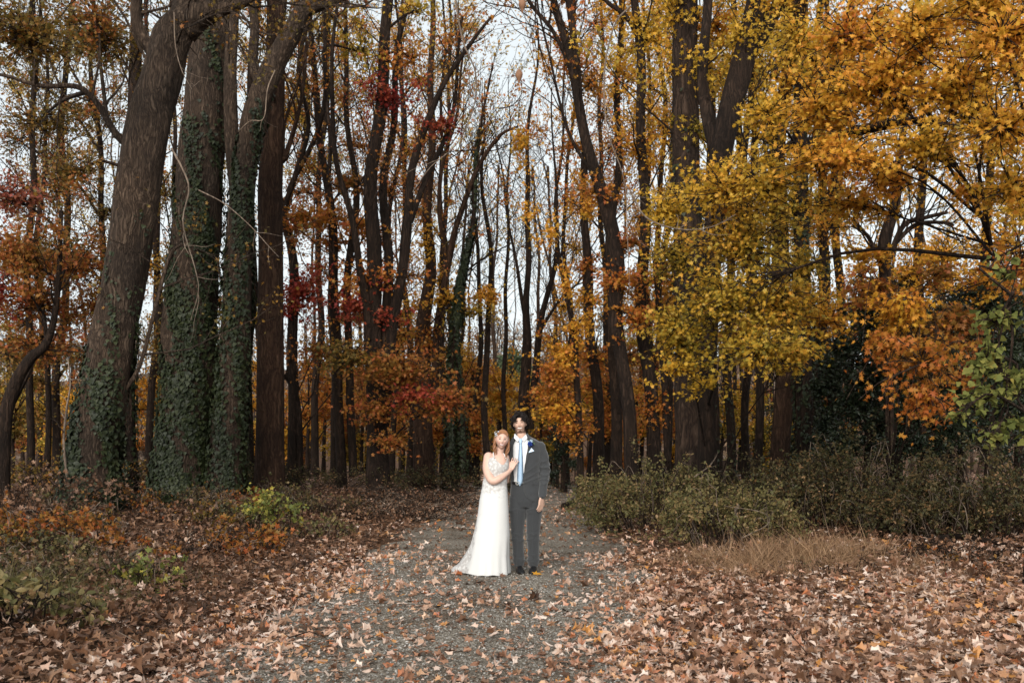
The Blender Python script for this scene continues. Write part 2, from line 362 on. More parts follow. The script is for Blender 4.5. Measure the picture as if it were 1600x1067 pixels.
TREES = {}
def tree(name, label, Y, axis, bark='bark', forks=(), limbs=None, clusters=(), ivy=(), group=None, seg=14, npt=46, rough=0.05, leaf=None, seed=None, flare=1.3, cat='tree', dY=0.0, twigleaf=None, bare=True, lsize=0.085, lkind='star', nmul=1.4):
    seed = seed if seed is not None else int(abs(axis[0][0]) * 7 + Y * 131)
    rng = rng_of(seed)
    pts, rad = axis3d(axis, Y, True, rng, dY)
    q, r = resample(pts, rad, npt)
    if Y >= 22:
        f1, f2, f3 = rng.uniform(0, 6.28, 3); zb_ = q[0, 2]
        def sway(c):
            hh_ = np.clip((c[:, 2] - zb_) / 4.0, 0, 1); zz_ = c[:, 2].copy()
            c[:, 0] += hh_ * (0.085 * np.sin(zz_ * 0.7 + f1) + 0.045 * np.sin(zz_ * 1.7 + f2)); c[:, 1] += hh_ * 0.2 * np.sin(zz_ * 0.6 + f3)
        sway(q)
    h = q[:, 2] - q[0, 2]
    r = r * (1 + (flare - 1) * np.exp(-h / 0.45))
    root = thing(name, label, cat, q[0], group)
    tg = Geo(); tube(tg, q, r, seg, 0, cap=True, rough=rough, rng=rng)
    allq = [(q, r)]
    for fk in forks:
        y0 = fk[0]; fdY = 0.0
        f0 = 0.0
        if isinstance(fk[0], (int, float)): fdY = fk[0]; fk = fk[1:]
        elif isinstance(fk[0], str): f0, fdY = (float(t) for t in fk[0].split()); fdY -= f0; fk = fk[1:]
        # start depth: that of the trunk there
        p, rd = axis3d(fk, Y + f0, False, rng, fdY)
        fq, fr = resample(p, rd, max(16, npt // 2))
        if Y >= 22: sway(fq)
        tube(tg, fq, fr, max(8, seg - 4), 0, cap=True, rough=rough, rng=rng)
        allq.append((fq, fr))
    tw = []
    cg = Geo(); mats = [M[bark]]; midx = {}
    def mi(k):
        if k not in midx: midx[k] = len(mats); mats.append(M[k])
        return midx[k]
    if limbs:
        L = dict(t0=0.45, n=10, len=4.0, lev=2, rmax=0.06, tw=0.006, ang=(30, 60), rise=0.6); L.update(limbs)
        for fi, (fq, fr) in enumerate(allq):
            t0 = L['t0'] if fi == 0 else 0.25
            ramify(rng, cg, fq, fr, t0, L['n'], L['len'], L['rmax'], L['lev'], L['tw'], tw, L['ang'], L['rise'])
    if twigleaf and tw:
        n, mk = twigleaf[:2]; sz = twigleaf[2] if len(twigleaf) > 2 else lsize
        w = np.array([len(x) for x in tw]); pick = rng.integers(0, len(tw), n); pos = np.empty((n, 3))
        clump = rng.random(len(tw)) ** 2; pick = rng.choice(len(tw), n, p=clump / clump.sum())
        for k in range(n):
            p, _ = at_t(tw[pick[k]], rng.uniform(0.3, 0.999)); pos[k] = p
        pos += rng.normal(size=(n, 3)) * 0.09
        leaves(cg, rng, pos, sz * rng.uniform(0.6, 1.15, n), lkind, mi(mk), up=0.6, hang=0.3)
    for c in clusters:
        px, py, rx, ry, n, mk = c[:6]; n = int(n * nmul)
        o = c[6] if len(c) > 6 else {}
        yy = Y + o.get('dY', 0)
        cc = P(px, py, yy); R = np.array([rx * yy / F, o.get('ry', min(rx * yy / F, 1.6)), ry * yy / F])
        if 'root' in o: rt = P(o['root'][0], o['root'][1], yy if len(o['root']) < 3 else o['root'][2])
        else:
            cand = []
            for fq, fr in allq:
                dd_ = np.linalg.norm(fq - cc, axis=1); m_ = dd_.min()
                d = np.linalg.norm(fq - (cc - np.array([0, 0, 0.5 * m_])), axis=1); cand += list(zip(d, fq))
            lo_ = min(x[0] for x in cand); cand = [x for x in cand if x[0] < lo_ * 1.25 + 0.25]; best = cand[int(rng.integers(len(cand)))]
            rt = best[1]
        spray(rng, cg, rt, cc, R, n, mi(mk), o.get('s', lsize), o.get('k', lkind), o.get('tiers', True), o.get('ntw'), droop=o.get('droop', 0.0), hang=o.get('hang', 0.3), up=o.get('up', 0.75))
    tg.build('trunk', M[bark], root)
    if cg.n: cg.build('crown', mats, root, smooth=False)
    if ivy:
        ig = Geo()
        for (t0, t1, n, sz, side) in ivy:
            which = 0
            if isinstance(t0, tuple): which, t0 = t0
            ivy_on(rng, ig, allq[which][0], allq[which][1], t0, t1, n, 0, sz, side)
        ig.build('ivy', M['ivy'], root, smooth=False)
    TREES[label] = (root, allq)
    return root

# ---- the large trunks on the left
tree('ivy_clad_tree', 'massive leaning grey brown trunk with ivy round its foot and a broken stub up high', 15.6,
     [(140, 0, 78), (146, 700, 74), (163, 600, 70), (183, 500, 66), (200, 400, 65), (214, 300, 66), (232, 200, 66), (252, 120, 61), (268, 60, 58), (292, 20, 46), (300, -60, 32), (296, -170, 22)],
     'bark_grey', forks=[[(285, 40, 56), (312, 22, 46), (336, 20, 30), (350, 24, 8)], [(318, 22, 24), (350, 14, 20), (388, -2, 16), (430, -40, 12)],
        [(205, 232, 12), (180, 208, 11), (150, 160, 9), (120, 136, 8), (62, 134, 7), (5, 118, 5), (-60, 110, 3)], [(196, 610, 7), (222, 560, 6), (262, 410, 6), (285, 380, 4)],
        [(245, 90, 22), (215, 40, 18), (212, -40, 14), (190, -120, 9)]],
     limbs=dict(t0=0.62, n=7, len=2.6, rmax=0.03, ang=(50, 85), rise=0.2), twigleaf=(2070, 'brownolive', 0.07), seg=40, npt=110, rough=0.075, flare=1.3,
     ivy=[(0.0, 0.27, 7500, 0.075, None), (0.05, 0.42, 900, 0.06, (0.5, 0.7))], seed=11,
     clusters=[(40, 60, 110, 60, 1400, 'brownolive', dict(dY=-1.5, s=0.075)), (150, 60, 90, 70, 1100, 'brownolive', dict(dY=1.0, s=0.075)), (60, 190, 100, 50, 700, 'brownolive', dict(dY=1.5, s=0.075)), (150, 30, 60, 50, 500, 'rust', dict(dY=0.5, s=0.07))])
tree('ivy_clad_tree', 'thick upright trunk with ivy climbing its front, between the leaning trunk and a forked one', 20.5,
     [(284, 0, 88), (288, 700, 84), (295, 600, 82), (297, 500, 83), (303, 400, 76), (311, 300, 71), (320, 200, 69), (328, 100, 67), (336, 20, 67), (342, -80, 60), (346, -200, 43)],
     'bark_grey', limbs=dict(t0=0.80, n=5, len=2.5, rmax=0.05), seg=40, npt=110, rough=0.07, flare=1.35, seed=12,
     ivy=[(0.0, 0.62, 13000, 0.085, (0.25, 0.85)), (0.3, 0.80, 1700, 0.075, (0.3, 0.42)), (0.0, 0.3, 1600, 0.08, (-0.8, 0.6))],
     forks=[[(330, 90, 10), (300, 60, 8), (278, 20, 6), (270, -30, 4)]])
tree('ivy_clad_tree', 'ivy covered trunk that forks with a knot high up, pressed against the straight brown trunk', 20.0,
     [(352, 0, 55), (356, 680, 52), (364, 580, 49), (370, 480, 45), (374, 380, 40), (378, 300, 37), (386, 240, 35), (396, 190, 39), (408, 150, 37), (432, 95, 34), (456, 50, 30), (474, 15, 25), (500, -6, 13), (540, -20, 8)],
     'bark_grey', forks=[[(372, 300, 26), (362, 220, 22), (360, 120, 20), (364, 20, 18), (360, -80, 14)], [(470, 20, 18), (520, 2, 11), (560, -10, 7)], [(414, 150, 18), (396, 100, 16), (398, 40, 14), (385, -30, 10)]],
     limbs=dict(t0=0.7, n=4, len=2.0, rmax=0.03), seg=28, npt=90, rough=0.07, flare=1.3, seed=13,
     ivy=[(0.0, 0.55, 11500, 0.085, None), (0.3, 0.62, 700, 0.07, (0.5, 0.6))])
tree('straight_tree', 'tall straight smooth brown trunk behind the small green sapling', 21.9,
     [(421, 0, 45), (422, 650, 43), (423, 500, 40), (423, 400, 38), (422, 300, 38), (427, 200, 34), (430, 100, 30), (431, 0, 27), (431, -160, 22)],
     'bark_red', limbs=dict(t0=0.6, n=8, len=3.2, rmax=0.035), twigleaf=(965, 'brownolive', 0.08), seg=28, npt=90, rough=0.03, flare=1.25, seed=14,
     forks=[[(424, 262, 12), (440, 250, 9), (448, 238, 8), (470, 160, 6), (480, 60, 5)]])
tree('straight_tree', 'narrow dark trunk half hidden behind the forked ivy covered tree', 25.0,
     [(388, 0, 26), (386, 600, 24), (388, 450, 22), (392, 300, 20), (396, 150, 17), (398, 0, 14), (399, -120, 10)], 'bark_dark', limbs=dict(t0=0.5, n=8, len=3.0, rmax=0.03), twigleaf=(1150, 'gold', 0.09), seed=15)
tree('ivy_clad_tree', 'dark ivy wrapped trunk rising just behind the leaning trunk', 21.0,
     [(196, 0, 34), (195, 650, 32), (197, 550, 28), (202, 400, 22), (207, 250, 20), (211, 120, 19), (214, 0, 17), (216, -140, 12)], 'bark_dark',
     limbs=dict(t0=0.55, n=10, len=3.4, rmax=0.03), twigleaf=(3219, 'brownolive', 0.08), ivy=[(0.0, 0.40, 1700, 0.08, None)], seed=16,
     clusters=[(120, 270, 90, 50, 700, 'brownolive', dict(s=0.085)), (110, 400, 110, 45, 1100, 'brownolive', dict(s=0.085, dY=1)), (150, 480, 80, 40, 600, 'rust', dict(s=0.085))])
tree('maple_tree', 'dark crooked trunk at the left edge with red maple leaves', 19.0,
     [(2, 0, 22), (8, 660, 20), (24, 600, 19), (48, 560, 16), (70, 540, 13), (84, 500, 10), (92, 430, 8), (96, 330, 6)], 'bark_dark', limbs=dict(t0=0.5, n=7, len=2.2, rmax=0.02),
     twigleaf=(1150, 'rust', 0.085), seed=17,
     clusters=[(20, 310, 75, 50, 800, 'pinkred', dict(s=0.08, k='maple')), (30, 400, 95, 50, 800, 'rust', dict(s=0.095, k='maple')), (60, 480, 95, 45, 1000, 'rust', dict(s=0.09, dY=1)), (-10, 450, 60, 60, 600, 'red', dict(s=0.08)), (60, 540, 100, 30, 600, 'rust', dict(s=0.09, dY=1)),(120,420,80,50,800,'rust',dict(s=0.085,dY=2))])
for k, (x0, x1, w, Y, lab, mk, n) in enumerate([
    (46, 52, 15, 27, 'slim straight trunk near the left edge, behind the crooked red maple', 'brownolive', 1500),
    (88, 110, 16, 31, 'slim brown trunk seen left of the leaning ivy footed trunk', 'rust', 1700),
    (232, 262, 15, 33, 'slender trunk in the gap between the two thickest left trunks', 'gold', 1200),
    (250, 232, 12, 38, 'thin dark stem behind the gap right of the leaning trunk', 'orange', 1100),
    (-14, -30, 20, 25, 'dark trunk cut by the left edge of the woods', 'brownolive', 1200)]):
    tree('slender_tree', lab, Y, [(x0, 0, w), (x0 + (x1 - x0) * .3, 500, w * .9), (x0 + (x1 - x0) * .7, 250, w * .75), (x1, 0, w * .6), (x1 + 5, -200, w * .35)], 'bark_dark',
         limbs=dict(t0=0.42, n=11, len=4.0, rmax=0.03), twigleaf=(n * 2, mk, 0.085), seed=60 + k, clusters=[(x1 - 20, 420, 70, 45, 600, mk, dict(s=0.09)), (x0 + 30, 560, 70, 40, 450, 'brownolive', dict(s=0.08))])

# ---- middle left
tree('maple_tree', 'slim trunk with a curved side stem and red leaves, right of the straight brown trunk', 25.0,
     [(460, 0, 22), (458, 660, 20), (453, 560, 20), (452, 450, 19), (450, 380, 17), (440, 290, 16), (446, 240, 14), (440, 160, 12), (442, 60, 11), (440, -100, 8)], 'bark_dark',
     forks=[[(470, 740, 15), (468, 680, 14), (462, 630, 13), (452, 600, 12), (442, 585, 11)], [(450, 320, 11), (470, 270, 10), (486, 200, 9), (470, 120, 8), (482, 40, 7)], [(456, 300, 10), (500, 210, 9), (512, 120, 8), (505, 0, 6)]],
     limbs=dict(t0=0.5, n=8, len=2.6, rmax=0.025), twigleaf=(965, 'orange', 0.095), seed=21,
     clusters=[(470, 340, 45, 30, 420, 'orange', dict(s=0.105)), (472, 455, 55, 40, 800, 'red', dict(s=0.105, k='maple')), (455, 480, 40, 30, 300, 'red', dict(s=0.105)), (460, 360, 40, 35, 260, 'rust', dict(s=0.1))])
tree('maple_tree', 'twin stemmed maple with rust coloured leaves behind the brush at mid left', 26.0,
     [(533, 0, 20), (531, 650, 19), (527, 500, 19), (522, 400, 18), (508, 300, 15), (500, 220, 13), (490, 100, 11), (488, -60, 8)], 'bark_dark',
     forks=[[(551, 745, 17), (549, 620, 16), (546, 480, 15), (548, 380, 14), (552, 280, 12), (540, 160, 10), (545, 20, 8), (548, -80, 6)]],
     limbs=dict(t0=0.5, n=8, len=3.0, rmax=0.03), twigleaf=(965, 'rust', 0.1), seed=22,
     clusters=[(515, 345, 55, 26, 560, 'orange', dict(s=0.11)), (540, 290, 65, 26, 520, 'rust', dict(s=0.105)), (520, 380, 35, 25, 280, 'orange', dict(s=0.11)), (500, 550, 55, 25, 450, 'rust', dict(s=0.1)),
               (510, 20, 60, 60, 380, 'olive', dict(s=0.1)), (470, 130, 40, 50, 250, 'olive', dict(s=0.1))])
tree('maple_tree', 'great many stemmed maple with red and orange sprays left of the couple', 24.0,
     [(592, 0, 46), (590, 680, 42), (586, 600, 40), (580, 500, 34), (580, 400, 28), (584, 300, 26), (594, 200, 24), (602, 100, 23), (604, 0, 20), (602, -140, 14)], 'bark_dark',
     forks=[[(594, 690, 26), (604, 600, 24), (610, 520, 22), (622, 430, 19), (640, 330, 17), (656, 240, 15), (690, 140, 11), (735, 70, 8), (770, 20, 5)],
            [1.0, (596, 620, 24), (600, 520, 22), (602, 420, 18), (604, 300, 16), (618, 200, 13), (622, 80, 11), (640, -40, 8)],
            [-1.0, (590, 600, 20), (570, 480, 18), (556, 420, 14), (548, 330, 12), (530, 240, 10), (520, 120, 8), (528, 0, 6)],
            [0.5, (640, 350, 12), (668, 290, 11), (702, 210, 9), (716, 130, 7), (722, 20, 5)]],
     limbs=dict(t0=0.42, n=11, len=2.6, rmax=0.02), twigleaf=(1609, 'rust', 0.095), seed=23, seg=18,
     clusters=[(605, 155, 62, 42, 560, 'red', dict(s=0.1)), (690, 195, 48, 24, 320, 'red', dict(s=0.1, k='maple')), (640, 90, 60, 40, 300, 'orange', dict(s=0.1)), (560, 80, 55, 60, 420, 'olive', dict(s=0.1)),
               (580, 440, 70, 30, 560, 'orange', dict(s=0.11)), (560, 478, 60, 28, 420, 'red', dict(s=0.105)), (555, 350, 40, 22, 300, 'orange', dict(s=0.105)), (600, 500, 50, 25, 300, 'red', dict(s=0.1)),
               (620, 580, 85, 34, 1500, 'rust', dict(s=0.1, dY=-1.5, k='maple')), (545, 560, 60, 30, 700, 'brownolive', dict(s=0.1, dY=-1.5)), (690, 630, 62, 34, 900, 'rust', dict(s=0.1, dY=-1.5, k='maple')), (590, 640, 50, 30, 480, 'rust', dict(s=0.1, dY=-1)),
               (610, 690, 40, 26, 300, 'rust', dict(s=0.095, dY=-1)), (640, 620, 50, 20, 400, 'red', dict(s=0.1, dY=-1.8)), (650, 20, 70, 40, 300, 'olive', dict(s=0.1))])
tree('broad_tree', 'rusty brown trunk with orange leaves clinging up its length, left of the ivy wrapped stem', 30.0,
     [(662, 0, 40), (662, 680, 38), (664, 600, 34), (666, 500, 28), (668, 420, 22), (664, 340, 18), (672, 240, 15), (680, 120, 12), (676, 0, 10), (676, -100, 7)], 'bark_red',
     forks=[[(680, 640, 16), (686, 540, 14), (692, 440, 13), (700, 380, 12), (722, 320, 11), (745, 260, 9), (778, 215, 7), (810, 200, 4)], [(690, 400, 10), (684, 330, 9), (690, 250, 8), (720, 170, 6), (730, 80, 4)]],
     limbs=dict(t0=0.45, n=13, len=3.0, rmax=0.022, tw=0.006), twigleaf=(1839, 'orange', 0.11), seed=24,
     clusters=[(700, 468, 50, 26, 420, 'gold', dict(s=0.12)), (760, 462, 38, 26, 300, 'gold', dict(s=0.12)), (668, 540, 36, 50, 600, 'orange', dict(s=0.11)), (730, 490, 50, 18, 260, 'olive', dict(s=0.11)), (665, 380, 30, 60, 320, 'gold', dict(s=0.11))])
tree('ivy_clad_tree', 'dark stem thickly wrapped in ivy to half its height, just left of the bride', 30.0,
     [(702, 0, 20), (703, 660, 19), (706, 600, 18), (714, 520, 16), (726, 440, 11), (734, 360, 9), (738, 290, 9), (742, 240, 7), (752, 170, 5), (772, 100, 3)], 'bark_dark',
     limbs=dict(t0=0.6, n=9, len=2.6, rmax=0.02), seed=25, forks=[[(722, 745, 16), (720, 640, 15), (716, 560, 13), (713, 520, 10)], [(690, 500, 5), (712, 470, 6), (740, 420, 4), (800, 380, 2)]],
     ivy=[(0.0, 0.84, 5200, 0.10, None), (0.35, 0.58, 2600, 0.11, None), ((1, 0.0), 1.0, 1800, 0.1, None)], twigleaf=(368, 'olive', 0.1))
for k, (bx, tx, w, Y, lab) in enumerate([
    (746, 744, 11, 34, 'thin upright stem directly behind the bride and nearest to the ivy wrapped stem'),
    (763, 755, 14, 31, 'slim straight dark trunk rising behind the bride'),
    (789, 791, 10, 36, 'slim pole like trunk rising between the heads of the couple')]):
    tree('slender_tree', lab, Y, [(bx, 0, w), (bx - 3, 600, w * .9), ((bx + tx) / 2 + 5, 460, w * .75), (tx, 300, w * .5), (tx + 4, 200, w * .25), (tx + 8, 120, w * .1)], 'bark_dark',
         limbs=dict(t0=0.35, n=18, len=2.8, rmax=0.018), twigleaf=(299, 'olive', 0.1), seed=80 + k)
tree('slender_tree', 'forked dark trunk rising right behind the groom', 33.0,
     [(818, 0, 22), (820, 640, 21), (822, 560, 20), (823, 520, 17), (819, 460, 12), (822, 380, 11), (828, 300, 10), (826, 220, 7), (838, 120, 5), (834, 30, 3)], 'bark_dark',
     forks=[[(832, 670, 16), (836, 600, 15), (842, 520, 13), (852, 460, 11), (866, 390, 9), (872, 300, 7), (884, 200, 5), (880, 80, 3)], [(822, 505, 9), (806, 440, 7), (796, 370, 5), (790, 280, 4), (770, 200, 2)], [(842, 520, 8), (872, 470, 5), (900, 440, 4), (920, 400, 2)]],
     limbs=dict(t0=0.5, n=15, len=2.6, rmax=0.018), twigleaf=(690, 'gold', 0.1), seed=26)

# ---- middle right
tree('slender_tree', 'thin dark trunk right of the groom with bright orange leaves round it', 25.0,
     [(908, 0, 14), (902, 640, 13), (892, 540, 12), (884, 440, 10), (878, 380, 8), (874, 320, 6), (868, 240, 4), (862, 140, 2)], 'bark_dark', limbs=dict(t0=0.3, n=10, len=2.4, rmax=0.016),
     twigleaf=(2070, 'gold', 0.09), seed=31, lkind='maple',
     clusters=[(868, 590, 46, 34, 900, 'orange', dict(s=0.095)), (870, 640, 42, 36, 800, 'gold', dict(s=0.095)), (895, 670, 36, 34, 560, 'orange', dict(s=0.09)), (855, 620, 30, 16, 350, 'orange', dict(s=0.1)), (900, 510, 42, 36, 420, 'gold', dict(s=0.09)), (880, 560, 40, 30, 500, 'gold', dict(s=0.09))])
tree('maple_tree', 'upright trunk with orange leaves, second to the right of the groom', 27.0,
     [(936, 0, 24), (932, 640, 21), (928, 540, 20), (922, 440, 18), (914, 330, 15), (906, 220, 12), (900, 100, 10), (896, -40, 7)], 'bark_dark', limbs=dict(t0=0.45, n=9, len=2.8, rmax=0.025),
     twigleaf=(1494, 'orange', 0.095), seed=32, clusters=[(920, 470, 55, 26, 420, 'gold', dict(s=0.1)), (915, 420, 40, 26, 320, 'orange', dict(s=0.1)), (895, 230, 36, 20, 200, 'orange', dict(s=0.1)), (900, 100, 50, 30, 200, 'orange', dict(s=0.1)), (930, 560, 45, 36, 520, 'orange', dict(s=0.1))])
tree('crooked_tree', 'crooked dark trunk bending up and leftward from behind the right hand brush', 22.0,
     [(990, 0, 30), (986, 660, 27), (978, 570, 25), (968, 480, 28), (962, 410, 30), (946, 350, 28), (930, 290, 24), (914, 230, 21), (900, 160, 18), (888, 90, 17), (874, 10, 14), (862, -80, 9)], 'bark_dark',
     forks=[[(902, 170, 14), (898, 80, 14), (896, 0, 13), (892, -90, 9)], [(930, 290, 7), (890, 220, 6), (866, 140, 5), (850, 40, 4), (845, -40, 3)], [(902, 160, 8), (870, 60, 8), (838, 10, 7), (815, -40, 5)]],
     limbs=dict(t0=0.4, n=12, len=2.6, rmax=0.02), twigleaf=(1150, 'orange', 0.1), seed=33, seg=18,
     clusters=[(965, 440, 55, 24, 560, 'orange', dict(s=0.1)), (990, 500, 45, 30, 420, 'orange', dict(s=0.1)), (925, 130, 50, 35, 260, 'orange', dict(s=0.1)), (980, 380, 36, 26, 280, 'rust', dict(s=0.1)), (930, 300, 60, 20, 260, 'orange', dict(s=0.1))])
tree('straight_tree', 'narrow dark trunk standing close behind the crooked trunk', 26.0,
     [(962, 0, 24), (960, 620, 21), (955, 520, 20), (958, 400, 17), (966, 260, 14), (962, 120, 12), (968, 0, 10), (970, -80, 6)], 'bark_dark', limbs=dict(t0=0.5, n=8, len=2.8, rmax=0.025), twigleaf=(1196, 'gold', 0.095), seed=34,
     clusters=[(980, 120, 60, 60, 500, 'gold', dict(s=0.1)), (970, 20, 60, 50, 420, 'gold', dict(s=0.1))])
tree('straight_tree', 'tall dark trunk with scattered orange leaves, left of the broadest right hand trunk', 23.0,
     [(1026, 0, 30), (1020, 620, 26), (1012, 520, 25), (1006, 400, 22), (1000, 300, 20), (996, 180, 18), (998, 60, 17), (1000, -100, 12)], 'bark_dark', limbs=dict(t0=0.45, n=8, len=2.6, rmax=0.025),
     twigleaf=(1426, 'gold', 0.095), seed=35, clusters=[(1000, 240, 50, 50, 420, 'gold', dict(s=0.1)), (1010, 60, 60, 60, 600, 'yellow', dict(s=0.1)), (1010, 440, 40, 40, 350, 'orange', dict(s=0.1)), (1015, 640, 30, 60, 350, 'orange', dict(s=0.09))],
     forks=[[(1002, 90, 8), (985, 30, 9), (955, 0, 8), (935, -40, 6)], [(1044, 720, 14), (1040, 560, 13), (1036, 420, 11), (1044, 280, 9), (1050, 120, 8)]])
tree('broad_tree', 'broadest trunk on the right, ridged and dark, behind the yellow maple sprays', 18.5,
     [(1088, 0, 66), (1086, 680, 62), (1082, 600, 54), (1079, 500, 50), (1076, 380, 46), (1072, 250, 42), (1070, 120, 40), (1072, 0, 36), (1074, -120, 28)], 'bark', seg=32, npt=90, rough=0.06, flare=1.4,
     limbs=dict(t0=0.55, n=7, len=2.4, rmax=0.03), twigleaf=(1150, 'olive', 0.09), seed=36, ivy=[(0.30, 0.75, 700, 0.075, None)],
     clusters=[(1085, 110, 60, 60, 750, 'yellow', dict(s=0.09)), (1060, 30, 55, 50, 600, 'yellow', dict(s=0.09)), (1075, 210, 50, 40, 420, 'olive', dict(s=0.09)), (1115, 40, 50, 50, 450, 'gold', dict(s=0.09))])
for k, (bx, tx, w, Y, bk, lab) in enumerate([
    (1115, 1108, 20, 24, 'bark_dark', 'dark trunk just right of the broadest right hand trunk'),
    (1142, 1150, 17, 27, 'bark_dark', 'narrower dark trunk below the yellow leaves'),
    (1166, 1172, 15, 30, 'bark_dark', 'thin dark trunk left of the reddish brown trunk below the yellow leaves'),
    (1218, 1226, 36, 22, 'bark_red', 'reddish brown bare trunk lit below the yellow leaves'),
    (1256, 1250, 27, 21, 'bark_dark', 'dark ivy speckled trunk right of the reddish brown trunk'),
    (1278, 1282, 20, 24, 'bark_dark', 'dark trunk beside the evergreen thicket on the right'),
    (1306, 1318, 18, 28, 'bark_dark', 'shadowy trunk behind the evergreen thicket on the right')]):
    tree('straight_tree', lab, Y, [(bx, 0, w * 1.05), (bx, 600, w), ((bx + tx) / 2, 400, w * .9), (tx, 200, w * .8), (tx + 4, 0, w * .65), (tx + 5, -160, w * .4)], bk,
         limbs=dict(t0=0.5, n=8, len=2.6, rmax=0.025), twigleaf=(1494, 'olive', 0.09), seed=90 + k, seg=18,
         ivy=[(0.0, 0.95, 2600, 0.085, None)] if k in (4, 5) else ([(0.0, 0.5, 500, 0.08, None)] if k in (0, 1) else ()),
         clusters=[(tx - 10, 330, 60, 60, 500, 'olive', dict(s=0.095)), (tx + 20, 120, 60, 70, 600, 'gold', dict(s=0.095))])
tree('maple_tree', 'large yellow maple whose leaning trunk and boughs spread golden leaves over the right side', 17.0,
     [(1102, 0, 24), (1104, 640, 26), (1108, 520, 28), (1112, 420, 29), (1118, 330, 31), (1126, 240, 35), (1142, 170, 37), (1158, 110, 37), (1172, 50, 34), (1184, -10, 31), (1196, -120, 24)], 'bark_dark', seg=24, npt=80,
     forks=[[-5, (1116, 345, 22), (1150, 280, 18), (1178, 262, 16), (1215, 238, 15), (1260, 222, 13), (1320, 212, 10), (1380, 200, 9), (1432, 190, 8), (1462, 215, 7), (1500, 270, 6), (1530, 330, 5), (1556, 405, 3)],
            ['-1.7 -5', (1240, 230, 12), (1300, 212, 12), (1370, 196, 11), (1440, 188, 10), (1520, 204, 9), (1600, 208, 8), (1680, 230, 5)],
            [0.5, (1124, 260, 22), (1105, 180, 20), (1098, 110, 17), (1106, 0, 14), (1100, -80, 10)],
            [(1170, 90, 18), (1200, 40, 22), (1222, -10, 20), (1240, -90, 14)], [(1208, 120, 14), (1232, 70, 14), (1252, 20, 13), (1262, -60, 9)],
            ['-1.6 -4', (1232, 235, 9), (1268, 160, 9), (1310, 95, 8), (1345, 62, 7), (1400, 55, 5), (1440, 62, 3)]],
     limbs=dict(t0=0.5, n=7, len=1.8, rmax=0.02, tw=0.004), twigleaf=(2600, 'yellow', 0.09), seed=41, lkind='maple', lsize=0.068, nmul=1.75,
     clusters=[(1040, 330, 46, 32, 520, 'yellow', dict(dY=-2.1)), (1130, 300, 85, 50, 1000, 'yellow', dict(dY=-3.5)), (1060, 400, 60, 40, 620, 'olive'), (1160, 390, 90, 45, 1500, 'olive', dict(dY=-3.1)), (1060, 520, 66, 46, 1100, 'olive', dict(dY=-3.1)),
               (1130, 470, 90, 50, 1500, 'olive', dict(dY=-3.5)), (1210, 480, 80, 52, 1500, 'olive', dict(dY=-3.1)), (1180, 545, 80, 36, 1000, 'olive', dict(dY=-3.9)), (1060, 575, 50, 22, 420, 'yellow', dict(dY=-3.1)), (1100, 600, 40, 20, 200, 'yellow', dict(dY=-3.1)), (1240, 560, 50, 32, 450, 'olive', dict(dY=-3.1)),
               (1250, 420, 60, 50, 800, 'olive'), (1290, 500, 50, 40, 520, 'gold', dict(dY=-2.1)),
               (1200, 290, 70, 40, 800, 'yellow', dict(dY=-4.0)), (1290, 250, 90, 36, 1000, 'gold', dict(dY=-5.0)), (1200, 180, 60, 45, 600, 'yellow', dict(dY=-4.0)), (1290, 170, 90, 46, 1100, 'gold', dict(dY=-5.0)),
               (1380, 130, 90, 60, 1200, 'gold', dict(dY=-5.4)), (1330, 60, 90, 50, 900, 'gold', dict(dY=-5.0)), (1250, 60, 70, 50, 600, 'yellow', dict(dY=-3.1)), (1440, 50, 90, 50, 900, 'gold', dict(dY=-5.8)), (1500, 140, 90, 60, 1100, 'gold', dict(dY=-6.1)),
               (1570, 60, 80, 60, 800, 'gold', dict(dY=-6.9)), (1560, 200, 80, 50, 700, 'gold', dict(dY=-6.9)), (1450, 230, 90, 40, 700, 'gold', dict(dY=-5.8)), (1380, 280, 50, 40, 360, 'gold', dict(dY=-5.0)), (1580, 300, 60, 60, 420, 'gold', dict(dY=-6.1)),
               (1340, 320, 60, 50, 520, 'gold', dict(dY=-4.0)), (1160, 60, 60, 50, 400, 'yellow'), (1220, 10, 80, 40, 450, 'gold'), (1530, 10, 90, 40, 600, 'gold', dict(dY=-6.1)), (1520, 300, 40, 40, 160, 'gold', dict(dY=-5.0)), (1590, 420, 40, 60, 300, 'orange', dict(dY=-5.0)), (1330, 250, 60, 30, 420, 'gold', dict(dY=-5.8))])
